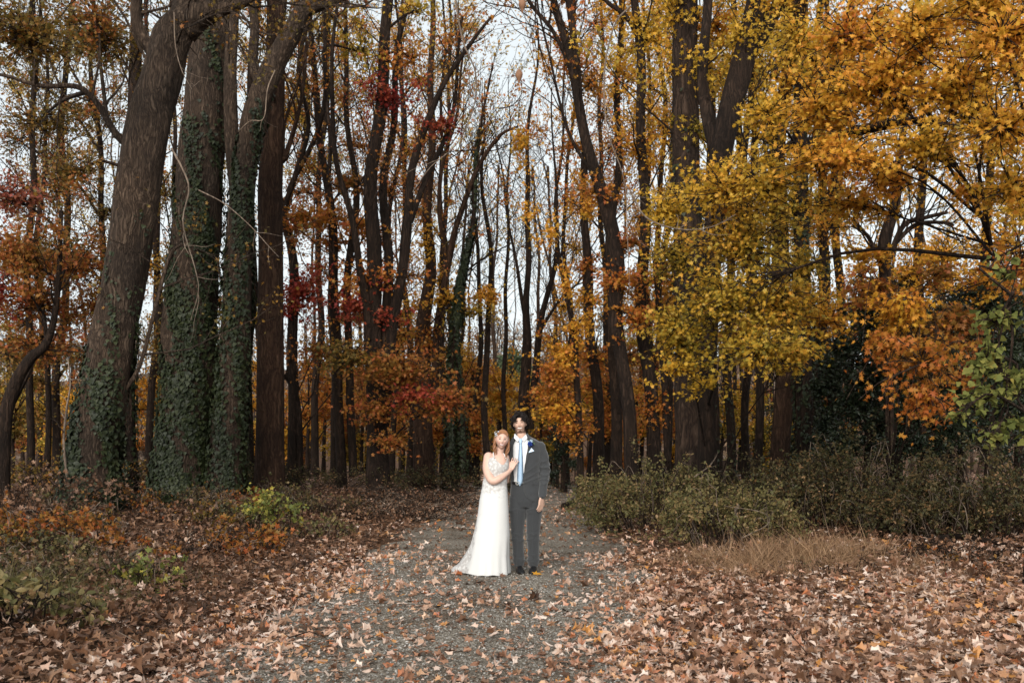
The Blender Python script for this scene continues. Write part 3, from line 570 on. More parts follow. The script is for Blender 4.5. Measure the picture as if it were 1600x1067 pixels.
tree('maple_tree', 'orange and red leaved maple with drooping sprays in front of the evergreen thicket', 16.0,
     [(1392, 0, 13), (1390, 640, 13), (1386, 540, 14), (1384, 450, 17), (1382, 380, 20), (1398, 320, 16), (1404, 260, 13), (1412, 200, 10), (1418, 140, 7), (1424, 60, 4)], 'bark', seg=14,
     forks=[[(1384, 420, 9), (1410, 355, 8), (1440, 342, 7), (1480, 332, 5)], [0.4, (1390, 390, 7), (1430, 352, 7), (1476, 348, 5), (1490, 352, 3)], [(1386, 440, 7), (1362, 380, 6), (1340, 350, 4)]],
     limbs=dict(t0=0.45, n=9, len=1.6, rmax=0.016, tw=0.003), twigleaf=(1150, 'gold', 0.085), lkind='maple', seed=42,
     clusters=[(1405, 480, 75, 50, 620, 'gold', dict(dY=-3.6, droop=0.25, hang=1.2, s=0.08)), (1440, 560, 80, 54, 620, 'orange', dict(dY=-4.2, droop=0.3, hang=1.2, s=0.08)), (1450, 620, 60, 40, 260, 'orange', dict(dY=-4.2, droop=0.3, hang=1.2, s=0.08)), (1490, 500, 75, 52, 420, 'rust', dict(dY=-3.0, droop=0.2, hang=1, s=0.1)), (1360, 450, 36, 36, 300, 'rust', dict(dY=-3.0, hang=1)), (1380, 540, 36, 30, 220, 'orange', dict(dY=-3.6, hang=1)),
               (1510, 590, 40, 46, 240, 'rust', dict(hang=1)), (1460, 430, 60, 30, 260, 'rust'), (1540, 440, 50, 50, 300, 'gold'), (1350, 400, 40, 30, 260, 'gold')])
for k, (px, tx, Y, lab) in enumerate([
    (716, 745, 38, 'bare wispy tree arching toward the open sky, left of the pole like trunk'),
    (675, 770, 42, 'bare tree bowing rightward into the open sky above the bride'),
    (770, 782, 60, 'fine twigged bare tree low in the open sky above the bride'),
    (842, 832, 55, 'fine twigged bare tree low in the open sky above the groom'),
    (868, 850, 44, 'bare tree with fine upright twigs, right of the open sky')]):
    tree('slender_tree', lab, Y, [(px, 0, 9), (px, 600, 8.4), (px + (tx - px) * .15, 480, 7), (px + (tx - px) * .4, 360, 5), (px + (tx - px) * .75, 260, 3.4), (tx, 190 if k < 2 else 300, 1.5)], 'bark_far',
         limbs=dict(t0=0.25, n=22, len=3.6 if k < 2 else 5.0, rmax=0.022, tw=0.007, ang=(20, 45), rise=0.9, lev=3 if k > 1 else 2), twigleaf=(90, 'olive', 0.09), seed=640 + k, seg=8, npt=26)
# golden trees that fill the woods behind the yellow maple
for k, (px, Y, mk, lab, cl) in enumerate([
    (1068, 25, 'gold', 'golden leaved tree standing behind the broadest right hand trunk', [(1060, 60, 90, 80), (1040, 200, 80, 70), (1100, 330, 80, 70), (1060, 450, 80, 60)]),
    (1180, 22, 'yellow', 'yellow leaved tree behind the leaning yellow maple, left of the dark ivy speckled trunk', [(1180, 60, 100, 80), (1200, 220, 90, 70), (1160, 360, 90, 80), (1190, 500, 90, 60)]),
    (1296, 23, 'gold', 'golden leaved tree whose stem shows left of the drooping orange maple', [(1290, 60, 100, 80), (1300, 200, 90, 70), (1300, 350, 80, 80), (1270, 470, 80, 60)]),
    (1440, 21, 'gold', 'amber leaved tree rising behind the middle of the evergreen thicket', [(1430, 60, 100, 80), (1400, 180, 90, 60), (1480, 400, 70, 60), (1420, 430, 70, 60), (1350, 440, 60, 60)]),
    (1545, 20, 'gold', 'golden leaved tree rising behind the right part of the thicket', [(1540, 60, 100, 80), (1570, 220, 90, 80), (1580, 380, 80, 80), (1540, 470, 70, 60)]),
    (1628, 18, 'gold', 'amber leaved tree leaning in past the right edge', [(1600, 120, 90, 90), (1610, 300, 80, 90), (1590, 470, 70, 70), (1560, 20, 90, 70)])]):
    tree('maple_tree', lab, Y, [(px, 0, 17), (px + 6, 600, 16), (px - 6, 420, 14), (px + 3, 240, 12), (px - 4, 60, 9), (px, -100, 6)], 'bark_dark',
         limbs=dict(t0=0.35, n=12, len=3.2, rmax=0.028), twigleaf=(2600, mk, 0.08), seed=600 + k, lkind='star', nmul=1.0, clusters=[(c[0], c[1], c[2], c[3], 800, mk, dict(s=0.085)) for c in cl])
# sparse high foliage of the trees standing behind the first rank
for k, (px, tx, Y, mk, n, w, lab, cl) in enumerate([
    (492, 508, 33, 'olive', 1600, 15, 'slim trunk with yellow olive leaves high up, behind the twin stemmed maple', [(500, 60, 70, 70), (470, 180, 50, 60), (540, 150, 60, 60), (520, 250, 50, 40)]),
    (640, 628, 36, 'gold', 1500, 14, 'slim trunk with golden leaves high up, behind the great many stemmed maple', [(620, 60, 70, 60), (560, 40, 60, 60), (660, 130, 70, 50), (640, 240, 50, 50)]),
    (690, 700, 40, 'olive', 1000, 12, 'slim trunk with thin olive leaves, between the rusty trunk and the ivy wrapped stem', [(690, 100, 60, 60), (720, 40, 60, 50), (650, 330, 40, 50)]),
    (948, 938, 34, 'orange', 1500, 13, 'slim trunk with thin orange leaves, behind the upright orange leaved trunk', [(940, 180, 60, 60), (900, 320, 50, 50), (960, 300, 40, 60), (930, 40, 60, 50)]),
    (1040, 1030, 31, 'gold', 1900, 15, 'slim trunk with golden leaves, between the scattered leaf trunk and the broadest one', [(1020, 140, 60, 60), (1050, 300, 40, 60), (1000, 340, 40, 60), (1030, 20, 60, 50), (1040, 430, 40, 50)]),
    (420, 470, 34, 'brownolive', 1500, 14, 'slim leaning trunk right of the straight brown trunk, with olive brown leaves', [(470, 60, 50, 60), (460, 180, 50, 50), (480, 260, 40, 40)]),
    (165, 150, 30, 'brownolive', 2200, 16, 'slim trunk with olive brown leaves, left of the leaning ivy footed trunk', [(120, 60, 90, 60), (60, 130, 80, 60), (150, 180, 70, 60), (90, 260, 80, 50), (40, 30, 70, 40), (170, 330, 60, 50)]),
    (520, 512, 31, 'rust', 2000, 12, 'slim trunk with rust leaves at mid height, right of the red leaved side stem', [(500, 420, 60, 50), (540, 500, 60, 40), (470, 300, 50, 50), (560, 230, 50, 50), (590, 380, 40, 50)]),
    (612, 622, 33, 'orange', 2000, 12, 'slim trunk with orange leaves, just right of the great many stemmed maple', [(640, 430, 50, 50), (660, 300, 50, 50), (610, 300, 50, 60), (630, 520, 60, 40), (570, 140, 60, 60)]),
    (702, 690, 36, 'gold', 1300, 10, 'slim trunk with gold leaves, left of the ivy wrapped dark stem', [(690, 440, 50, 40), (720, 560, 50, 40), (660, 220, 50, 50), (650, 480, 40, 40)]),
    (886, 890, 37, 'gold', 1500, 10, 'slim trunk with gold leaves, left of the second orange trunk right of the groom', [(880, 480, 50, 50), (900, 390, 40, 50), (860, 540, 40, 40)]),
    (1014, 1010, 33, 'rust', 1800, 12, 'slim trunk with rust leaves, behind the scattered leaf trunk', [(1000, 480, 50, 50), (980, 560, 50, 50), (1020, 560, 40, 60), (960, 230, 50, 60)]),
    (70, 66, 28, 'rust', 2200, 12, 'slim trunk with rust leaves, right of the crooked red maple at the left edge', [(60, 400, 80, 60), (30, 500, 70, 50), (110, 500, 60, 50), (90, 300, 70, 60), (30, 220, 70, 60)]),
    (262, 272, 29, 'brownolive', 1500, 13, 'slim trunk glimpsed between the two thickest ivied trunks', [(250, 300, 40, 60), (265, 440, 40, 60), (250, 540, 50, 60)])]):
    tree('slender_tree', lab, Y, [(px, 0, w), (px + 4, 560, w * .9), ((px + tx) / 2 - 5, 380, w * .75), (tx + 3, 200, w * .6), (tx, 0, w * .4), (tx + 3, -120, w * .25)], 'bark_dark',
         limbs=dict(t0=0.35, n=12, len=3.6, rmax=0.025), twigleaf=(n, mk, 0.09), seed=500 + k, lkind='star', clusters=[(c[0], c[1], c[2], c[3], 620, mk, dict(s=0.085)) for c in cl])
# evergreen thicket
for k, (px, py, rx, ry, Y, n, lab) in enumerate([
    (1355, 590, 70, 130, 17.5, 5200, 'dark evergreen tree filling the shade behind the drooping orange maple'),
    (1440, 600, 80, 120, 16.5, 5200, 'dark evergreen tree right of centre in the thicket, behind the red orange leaves'),
    (1545, 560, 80, 140, 17.0, 5000, 'dark evergreen tree at the right edge of the woods behind the pale green vine'),
    (1300, 640, 36, 90, 20.0, 2400, 'slim dark evergreen beside the reddish brown trunk'),
    (1250, 600, 60, 130, 25.0, 4200, 'tall dark evergreen deep in the shade behind the reddish brown trunk'),
    (1405, 570, 80, 150, 25.0, 5000, 'tall dark evergreen deep in the shade behind the middle of the thicket'),
    (1500, 590, 80, 140, 23.0, 5000, 'tall dark evergreen deep in the shade behind the right part of the thicket'),
    (1590, 600, 70, 130, 21.0, 4200, 'tall dark evergreen at the far right behind the bushes'),
    (880, 700, 30, 46, 30.0, 1300, 'small dark evergreen shrub beyond the path right of the groom')]):
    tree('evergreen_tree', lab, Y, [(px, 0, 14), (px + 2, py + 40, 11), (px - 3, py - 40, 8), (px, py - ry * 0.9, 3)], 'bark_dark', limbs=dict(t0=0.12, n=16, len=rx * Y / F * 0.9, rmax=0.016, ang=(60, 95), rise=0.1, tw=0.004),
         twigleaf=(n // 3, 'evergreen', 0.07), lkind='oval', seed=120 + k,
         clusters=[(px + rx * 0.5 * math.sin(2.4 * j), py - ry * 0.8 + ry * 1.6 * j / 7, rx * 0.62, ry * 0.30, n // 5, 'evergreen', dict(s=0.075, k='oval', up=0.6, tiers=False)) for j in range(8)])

# ---- slender trees and saplings further back
rb = rng_of(5)
back = [(60, 48), (130, 60), (165, 44), (285, 52), (330, 58), (375, 45), (480, 42), (625, 55), (690, 66), (735, 70), (806, 90), (880, 52), (915, 60), (975, 58), (1065, 60), (1100, 52), (1180, 42), (1200, 56), (1240, 48), (1330, 52), (1400, 45), (1460, 55), (1530, 48), (1590, 60),
        (15, 55), (100, 42), (205, 60), (255, 46), (600, 64), (900, 80), (1030, 70), (1085, 78)]
for k, (px, Y) in enumerate(back):
    w = rb.uniform(0.13, 0.34) * F / Y; top = rb.uniform(280, 430) if 690 < px < 890 else rb.uniform(-120, 120)
    lean = rb.normal() * 34; k1, k2, k3 = rb.normal(size=3) * 9
    lf = 'olive' if rb.random() < 0.5 else ('gold' if px > 850 else 'orange')
    vista = 690 < px < 890
    tree('slender_tree', 'tall thin nearly bare tree far back in the woods, one of many', Y,
         [(px, 0, w), (px + lean * .1 + k1, 600, w * .92), (px + lean * .3 + k2, 450, w * .75), (px + lean * .6 + k3, 330, w * .55), (px + lean, (330 + top) / 2, w * .33), (px + lean * 1.2, top, w * .1)], 'bark_far',
         limbs=dict(t0=0.38, n=int(rb.integers(10, 15)), len=rb.uniform(3.5, 5.5), rmax=0.05, tw=0.011, ang=(22, 50), rise=0.8), twigleaf=(int(rb.uniform(200, 400)) if vista else int(rb.uniform(1000, 2200)), lf, 0.115),
         group='thin bare trees far back in the woods', nmul=1.0, seed=200 + k, seg=8, npt=24, lkind='far')
under = [(20, 640, 30, 'brownolive'), (75, 660, 36, 'olive'), (120, 690, 44, 'gold'), (250, 660, 40, 'gold'), (335, 680, 46, 'gold'), (480, 640, 34, 'orange'), (505, 600, 40, 'orange'), (565, 650, 38, 'rust'), (640, 660, 40, 'rust'), (690, 690, 44, 'olive'),
         (735, 690, 50, 'olive'), (775, 640, 52, 'olive'), (790, 690, 46, 'olive'), (850, 690, 42, 'olive'), (920, 650, 36, 'gold'), (945, 690, 40, 'orange'), (1000, 640, 38, 'gold'), (1050, 680, 44, 'gold'), (1125, 660, 36, 'olive'), (1155, 640, 40, 'gold'), (1190, 690, 38, 'olive'), (1240, 680, 40, 'rust'),
         (45, 600, 48, 'olive'), (150, 640, 50, 'gold'), (395, 690, 42, 'gold'), (450, 690, 44, 'rust'), (600, 700, 50, 'olive'), (730, 640, 60, 'orange'), (830, 640, 58, 'olive'), (880, 650, 50, 'gold'), (700, 610, 62, 'rust'), (1290, 640, 36, 'rust'), (1330, 500, 40, 'rust'), (1480, 420, 34, 'gold'), (1560, 500, 40, 'gold')]
for j in range(34):
    under.append((rb.uniform(440, 960) if j < 20 else rb.choice([rb.uniform(-20, 420), rb.uniform(960, 1320)]), rb.uniform(590, 700), rb.uniform(31, 58), ['orange', 'rust', 'gold', 'orange', 'olive', 'rust'][j % 6]))
for j in range(20):
    under.append((rb.choice([rb.uniform(-20, 680), rb.uniform(900, 1320)]), rb.uniform(470, 570), rb.uniform(38, 55), ['rust', 'orange', 'gold', 'brownolive', 'olive'][j % 5]))
for j in range(10):
    under.append((rb.uniform(640, 900), rb.uniform(610, 680), rb.uniform(60, 80), ['olive', 'gold', 'rust'][j % 3]))
names = {'brownolive': 'brownish olive', 'olive': 'yellow olive', 'gold': 'golden orange', 'orange': 'orange', 'rust': 'rust coloured'}
for k, (px, py, Y, mk) in enumerate(under):
    s = rb.uniform(0.8, 1.25) * 1500 / Y
    tree('understory_tree', 'small ' + names[mk] + ' leaved tree far back among the trunks, one of several', Y, [(px, 0, 9), (px + 2, py + 30, 7), (px + rb.normal() * 8, py - 20, 4), (px + rb.normal() * 14, py - s * 1.6, 1.5)], 'bark_dark',
         limbs=dict(t0=0.2, n=8, len=1.8, rmax=0.02, tw=0.006), twigleaf=(260, mk, 0.12), group=names[mk] + ' understory trees', nmul=1.0, seed=300 + k, seg=6, npt=16, lkind='star',
         clusters=[(px + rb.normal() * s * .5, py + rb.uniform(-1, 1) * s * .9, s * .8, s * .42, 420, mk, dict(s=0.12, k='far')) for j in range(6)])
# the pine that shows in the vista
tree('pine_tree', 'round topped grey green pine seen over the path, far behind the couple', 95.0, [(803, 0, 6), (803, 640, 5), (802, 580, 4), (802, 540, 2)], 'bark', limbs=dict(t0=0.6, n=10, len=2.0, rmax=0.05, tw=0.015), seed=77, seg=6, npt=14,
     clusters=[(802 + a, 570 + b, 15, 8, 420, 'pine', dict(s=0.34, k='far')) for a, b in ((0, -20), (-14, -8), (14, -6), (-20, 8), (20, 10), (0, 4), (-8, 20), (10, 24), (28, 26), (-26, 26))])
# ---------------------------------------------------------------- setting
rs = rng_of(99)
# forest floor: one sheet to the horizon
ys = np.concatenate([np.linspace(-6, 4, 14), np.arange(4.25, 36, 0.25), np.linspace(37, 120, 50), np.linspace(124, 420, 46)])
us = np.linspace(-1, 1, 181); us = np.sign(us) * np.abs(us) ** 1.6
X = us[None, :] * (22 + ys[:, None].clip(0) * 0.9); Yg = np.repeat(ys[:, None], len(us), 1)
Z = ground(X, Yg)
g = Geo(); nr, nc = X.shape
i = np.arange(nr - 1)[:, None] * nc + np.arange(nc - 1)[None, :]
g.add(np.stack([X, Yg, Z], -1), np.stack([i, i + 1, i + nc + 1, i + nc], -1).reshape(-1, 4))
m, nt, out = new_mat('soil_and_leaf_mould'); L = nt.links.new
vec = texco(nt)
vo = nd(nt, 'ShaderNodeTexVoronoi', Scale=14.0); L(vec, vo.inputs['Vector'])
sx = nd(nt, 'ShaderNodeSeparateColor'); L(vo.outputs['Color'], sx.inputs[0])
r = ramp(nt, [(0.0, (0.030, 0.017, 0.010)), (0.35, (0.075, 0.040, 0.022)), (0.65, (0.13, 0.070, 0.040)), (0.85, (0.18, 0.11, 0.07)), (1.0, (0.15, 0.055, 0.02))]); L(sx.outputs[0], r.inputs['Fac'])
n2 = nd(nt, 'ShaderNodeTexNoise', Scale=45.0, Detail=5.0); L(vec, n2.inputs['Vector'])
mr = nd(nt, 'ShaderNodeMapRange'); mr.inputs[3].default_value = 0.4; mr.inputs[4].default_value = 1.2; L(n2.outputs['Fac'], mr.inputs[0])
mul = nd(nt, 'ShaderNodeVectorMath', operation='SCALE'); L(r.outputs['Color'], mul.inputs[0]); L(mr.outputs[0], mul.inputs['Scale'])
p = nd(nt, 'ShaderNodeBsdfPrincipled', Roughness=0.9); p.inputs['Specular IOR Level'].default_value = 0.15; L(mul.outputs[0], p.inputs['Base Color'])
b = nd(nt, 'ShaderNodeBump', Strength=0.8, Distance=0.03); L(n2.outputs['Fac'], b.inputs['Height']); L(b.outputs[0], p.inputs['Normal']); L(p.outputs[0], out.inputs['Surface'])
M['soil'] = m
tag(g.build('forest_floor', M['soil']), kind='structure')

# gravel path, its own sheet with ragged edges, ending at a crossing path
m, nt, out = new_mat('grey_gravel'); L = nt.links.new
vec = texco(nt)
vo = nd(nt, 'ShaderNodeTexVoronoi', Scale=70.0); L(vec, vo.inputs['Vector'])
sx = nd(nt, 'ShaderNodeSeparateColor'); L(vo.outputs['Color'], sx.inputs[0])
n1 = nd(nt, 'ShaderNodeTexNoise', Scale=0.9, Detail=6.0, Roughness=0.65); L(vec, n1.inputs['Vector'])
r = ramp(nt, [(0.0, (0.060, 0.050, 0.039)), (0.5, (0.156, 0.134, 0.107)), (0.85, (0.255, 0.226, 0.188)), (1.0, (0.46, 0.425, 0.38))]); L(sx.outputs[1], r.inputs['Fac'])
rb_ = ramp(nt, [(0.36, (0.58, 0.49, 0.41)), (0.50, (0.92, 0.89, 0.86)), (0.62, (1.14, 1.12, 1.10))]); L(n1.outputs['Fac'], rb_.inputs['Fac'])
mu = nd(nt, 'ShaderNodeMix', data_type='RGBA', blend_type='MULTIPLY'); mu.inputs['Factor'].default_value = 1; L(r.outputs['Color'], mu.inputs[6]); L(rb_.outputs['Color'], mu.inputs[7])
n3 = nd(nt, 'ShaderNodeTexNoise', Scale=160.0, Detail=4.0); L(vec, n3.inputs['Vector'])
p = nd(nt, 'ShaderNodeBsdfPrincipled', Roughness=0.85); p.inputs['Specular IOR Level'].default_value = 0.25; L(mu.outputs[2], p.inputs['Base Color'])
mm = nd(nt, 'ShaderNodeMath', operation='ADD'); L(vo.outputs['Distance'], mm.inputs[0]); L(n3.outputs['Fac'], mm.inputs[1])
b = nd(nt, 'ShaderNodeBump', Strength=0.9, Distance=0.012); L(mm.outputs[0], b.inputs['Height']); L(b.outputs[0], p.inputs['Normal']); L(p.outputs[0], out.inputs['Surface'])
M['gravel'] = m
g = Geo(); ys2 = np.arange(-4, 32.6, 0.12); us2 = np.linspace(0, 1, 25)
def ragged(y, s): return 0.16 * np.sin(y * 2.1 + s) + 0.10 * np.sin(y * 5.3 + 2 * s) + 0.06 * np.sin(y * 11 + s)
xl = path_l(ys2) + ragged(ys2, 0.3) - 0.05; xr = path_r(ys2) + ragged(ys2, 2.0) + 0.05
X = xl[:, None] * (1 - us2) + xr[:, None] * us2; Yp = np.repeat(ys2[:, None], 25, 1)
Zp = np.maximum(ground(X, Yp), -0.05) + 0.006 - 0.02 * (np.abs(us2 - 0.5) > 0.49)
# lift the sheet over the coarser floor
nr, nc = X.shape; i = np.arange(nr - 1)[:, None] * nc + np.arange(nc - 1)[None, :]
g.add(np.stack([X, Yp, Zp + 0.012], -1), np.stack([i, i + 1, i + nc + 1, i + nc], -1).reshape(-1, 4))
tag(g.build('gravel_path', M['gravel']), kind='structure')
g = Geo(); xs = np.linspace(-3, 9, 50); vs = np.linspace(0, 1, 9)
X = np.repeat(xs[:, None], 9, 1); Yp = 32.75 + 2.2 * vs[None, :] + 0.10 * np.sin(xs * 1.4)[:, None] + 0.004 * X * X
i = np.arange(49)[:, None] * 9 + np.arange(8)[None, :]
g.add(np.stack([X, Yp, ground(X, Yp) + 0.03], -1), np.stack([i, i + 1, i + 10, i + 9], -1).reshape(-1, 4)[:, ::-1])
tag(g.build('crossing_path', M['gravel']), kind='structure')

# loose stones on the gravel
g = Geo(); n = 9000
yy = 5.4 + 8.5 * rs.random(n) ** 1.4; xx = path_l(yy) + (path_r(yy) - path_l(yy)) * rs.random(n)
oc = np.array([[1, 0, 0], [-1, 0, 0], [0, 1, 0], [0, -1, 0], [0, 0, 0.8], [0, 0, -0.8]], float); of = np.array([[0, 2, 4], [2, 1, 4], [1, 3, 4], [3, 0, 4], [2, 0, 5], [1, 2, 5], [3, 1, 5], [0, 3, 5]])
sz = rs.uniform(0.004, 0.011, n) * (1 + 0.8 * (rs.random(n) > 0.96)); a = rs.random(n) * 6.28
st = oc[None] * (sz[:, None, None] * rs.uniform(0.6, 1.3, (n, 6, 1)))
st = np.stack([st[..., 0] * np.cos(a)[:, None] - st[..., 1] * np.sin(a)[:, None], st[..., 0] * np.sin(a)[:, None] + st[..., 1] * np.cos(a)[:, None], st[..., 2]], -1) + np.stack([xx, yy, ground(xx, yy) + 0.02], -1)[:, None]
g.add(st, (np.arange(n)[:, None, None] * 6 + of[None]).reshape(-1, 3))
M['stone'] = leaf_mat('loose_stone', [(0, (0.12, 0.11, 0.10)), (0.6, (0.28, 0.265, 0.245)), (0.9, (0.42, 0.40, 0.38)), (1, (0.62, 0.60, 0.58))], transl=0.0, rough=0.8)
tag(g.build('loose_gravel', M['stone'], smooth=False), kind='stuff')

# fallen leaves, too many to count
def litter(n, ymin, ymax, pw, dens, mat, name, kind, size, xr_=0.6, stack=0.05):
    y = ymin + (ymax - ymin) * rs.random(n) ** pw
    x = rs.uniform(-1, 1, n) * (y * xr_ + 0.6)
    near_shoes = ((x - 0.1) ** 2 + (y - 11.35) ** 2) < 0.4
    k = rs.random(n) < dens(x, y) * np.where(near_shoes, 0.2, 1.0)
    x, y = x[k], y[k]; m_ = len(x)
    nz = np.abs(rs.normal(size=m_)) * stack * (1 - 0.8 * ((x > path_l(y)) & (x < path_r(y)))) + 0.022
    pos = np.stack([x, y, ground(x, y) + nz], -1)
    g = Geo(); ks = kind if isinstance(kind, tuple) else (kind,); wh = rs.integers(0, len(ks), m_)
    for q, kk in enumerate(ks):
        s_ = wh == q; leaves(g, rs, pos[s_], size * rs.uniform(0.35, 1.25, s_.sum()), kk, 0, up=0.45, normal=np.array([0, 0, 1.0])[None].repeat(s_.sum(), 0), curl=(-0.8, 1.6))
    tag(g.build(name, mat, smooth=False), kind='stuff')
def inpath(x, y):
    dl = x - path_l(y) - 0.25 * np.sin(y * 1.9) - 0.12 * np.sin(y * 5); dr = path_r(y) - x + 0.25 * np.sin(y * 2.3 + 1) - 0.3 * sstep((11 - y) / 4)
    return np.minimum(dl, dr)
def d_near(x, y):
    e = inpath(x, y)
    q = np.where(e > 0, 0.12 + 0.08*np.sin(x*2.1+y)*np.sin(y*1.4) + 0.50 * np.exp(-e / 0.34), 1.0)
    # the left bank carries fewer pale ones
    return q
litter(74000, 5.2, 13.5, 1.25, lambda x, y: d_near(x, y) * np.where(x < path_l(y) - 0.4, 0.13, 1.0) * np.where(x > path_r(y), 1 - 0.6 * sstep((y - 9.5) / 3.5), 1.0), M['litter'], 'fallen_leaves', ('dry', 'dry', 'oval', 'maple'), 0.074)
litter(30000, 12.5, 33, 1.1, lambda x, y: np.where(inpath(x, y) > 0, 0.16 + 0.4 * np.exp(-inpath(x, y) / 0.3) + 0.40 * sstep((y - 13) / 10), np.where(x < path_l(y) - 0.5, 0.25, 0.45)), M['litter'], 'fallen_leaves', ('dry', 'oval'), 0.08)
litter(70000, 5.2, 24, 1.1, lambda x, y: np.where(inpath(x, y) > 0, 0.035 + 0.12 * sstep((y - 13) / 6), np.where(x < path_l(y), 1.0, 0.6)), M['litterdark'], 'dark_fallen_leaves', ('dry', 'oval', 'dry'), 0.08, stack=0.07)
litter(30000, 5.2, 16, 1.2, lambda x, y: np.where(inpath(x, y) > 0, 0.4, 0.15), M['litterdark'], 'leaf_crumbs', 'far', 0.035, xr_=0.4, stack=0.0)
litter(16000, 22, 70, 1.0, lambda x, y: np.where((inpath(x, y) > 0) & (y < 33), 0.06, 0.8), M['litterdark'], 'dark_fallen_leaves', 'far', 0.14, xr_=0.58)

# far wooded hillside: reads as one mass
g = Geo()
for k in range(420):
    y = rs.uniform(100, 250); x = rs.uniform(-0.56, 0.56) * y; z = gz(x, y); h = rs.uniform(9, 16)
    tube(g, np.array([[x, y, z - 0.3], [x + rs.normal() * .3, y, z + h * .5], [x + rs.normal() * .8, y, z + h]]), np.array([0.22, 0.15, 0.03]), 4, 0)
    for j in range(5):
        t = rs.uniform(0.35, 0.85); p0 = np.array([x, y, z + h * t]); a = rs.random() * 6.28
        tube(g, np.array([p0, p0 + np.array([math.cos(a) * 1.2, math.sin(a) * 1.2, 1.6]), p0 + np.array([math.cos(a) * 1.9, math.sin(a) * 1.9, 3.4])]), np.array([0.08, 0.05, 0.015]), 3, 0)
    n = 110; u = nrm(rs.normal(size=(n, 3))) * (rs.random((n, 1)) ** 0.5)
    leaves(g, rs, np.array([x, y, z + h * 0.62]) + u * np.array([2.8, 2.8, h * 0.42]), rs.uniform(0.35, 0.8, n), 'far', 1, up=0.2)
tag(g.build('distant_woodland', [M['bark'], M['farwood']], smooth=False), kind='stuff')

# ---------------------------------------------------------------- shrubs, brush and grass
def shrub(name, label, px, py, Y, R, n, mk, stems=26, size=0.055, kind='oval', cat='shrub', twig='bark', seed=0, droop=0.35, bare=0, group=None, extra=()):
    """arching stems from the ground, leaves along them; some stems stay bare and pale"""
    rng = rng_of(seed); x = (px - 800.0) / F * Y; z = gz(x, Y)
    root = thing(name, label, cat, (x, Y, z), group)
    sg = Geo(); lg = Geo(); PT = []
    for k in range(stems + bare):
        a = rng.random() * 2 * PI; q = rng.random() ** 0.5
        b = np.array([x + R[0] * 0.75 * q * math.cos(a), Y + R[1] * 0.75 * q * math.sin(a), 0]); b[2] = gz(b[0], b[1]) - 0.03
        a2 = a + rng.normal() * 0.9; hh = R[2] * rng.uniform(0.45, 1.05) * (1 - 0.45 * q)
        e = b + np.array([math.cos(a2) * R[0] * 0.5, math.sin(a2) * R[1] * 0.5, hh * (1 - droop * rng.random())])
        m1 = b * 0.6 + e * 0.4; m1[2] = b[2] + hh * 0.8; m2 = b * 0.25 + e * 0.75; m2[2] = b[2] + hh * 1.05
        tq, tr = resample([b, m1, m2, e], (np.array([0.010, 0.008, 0.005, 0.002]) if k < stems else np.array([0.007, 0.006, 0.0045, 0.0015])), 12)
        tq[1:] += rng.normal(size=(11, 3)) * 0.02
        tube(sg, tq, tr, 4, 1 if k >= stems else 0)
        if k < stems:
            PT.append(tq)
            for j in range(3):
                p0, d = at_t(tq, rng.uniform(0.3, 0.95)); s2 = bough(rng, p0, d + rng.normal(size=3) * 0.9, R[2] * rng.uniform(0.2, 0.5), 12, 0.25, 0.0)
                tube(sg, s2, np.linspace(0.004, 0.0015, 12), 3, 0); PT.append(s2)
    sg.build('stems', [M[twig], M['bark_pale']], root)
    PT = np.array(PT)
    if n:
        pk = rng.integers(0, len(PT), n); ti = rng.uniform(2.5, 10.99, n); ii = ti.astype(int); fr = (ti - ii)[:, None]
        pos = PT[pk, ii] * (1 - fr) + PT[pk, ii + 1] * fr + rng.normal(size=(n, 3)) * 0.035
        pos[:, 2] = np.maximum(pos[:, 2], ground(pos[:, 0], pos[:, 1]) + 0.02)
        leaves(lg, rng, pos, size * rng.uniform(0.5, 1.2, n), kind, 0, up=0.5, hang=0.4)
        lg.build('foliage', M[mk], root, smooth=False)
    return root

shrub('shrub', 'sprawling olive green bush with pale arching canes beside the path on the right', 1030, 790, 17.0, (1.25, 1.0, 1.35), 9500, 'bushgreen', 70, seed=1, bare=48, droop=0.85)
shrub('shrub', 'rounded green briar mound right of the sprawling bush, in front of the dark trunks', 1140, 820, 14.2, (0.85, 0.8, 1.05), 7000, 'bushgreen', 60, seed=2, bare=46, droop=0.85)
shrub('shrub', 'low leafy bush hugging the path edge below the thin orange tree', 955, 775, 22.0, (0.9, 0.8, 0.8), 3000, 'bushgreen', 44, seed=3, bare=14, droop=0.85)
shrub('shrub', 'dark tangled bush with scattered dead leaves under the evergreen thicket', 1330, 775, 15.5, (1.2, 0.9, 1.6), 8500, 'bushdark', 70, seed=4, bare=44, droop=0.85)
shrub('shrub', 'dark overgrown bush with drooping canes in the middle right shade', 1430, 780, 14.6, (1.1, 0.9, 0.95), 7500, 'bushdark', 70, seed=5, bare=44, droop=0.85)
shrub('shrub', 'dark bush at the right edge behind the pale green vine', 1560, 785, 13.8, (1.2, 0.9, 1.35), 8500, 'bushdark', 60, seed=6, bare=22, droop=0.8)
shrub('shrub', 'dark low bush behind the briar mound at the foot of the reddish brown trunk', 1215, 765, 18.5, (1.3, 0.9, 1.1), 5500, 'bushdark', 60, seed=7, bare=16, droop=0.7)
shrub('shrub', 'dim green bush at the foot of the broadest right hand trunk', 1090, 740, 19.5, (1.2, 0.8, 0.9), 3600, 'bushdark', 50, seed=8, bare=4)
shrub('sapling', 'small green and yellow leaved sapling in front of the straight brown trunk', 424, 800, 15.0, (0.36, 0.32, 0.72), 620, 'sapling', 16, size=0.075, kind='star', cat='sapling', seed=9, droop=0.2)
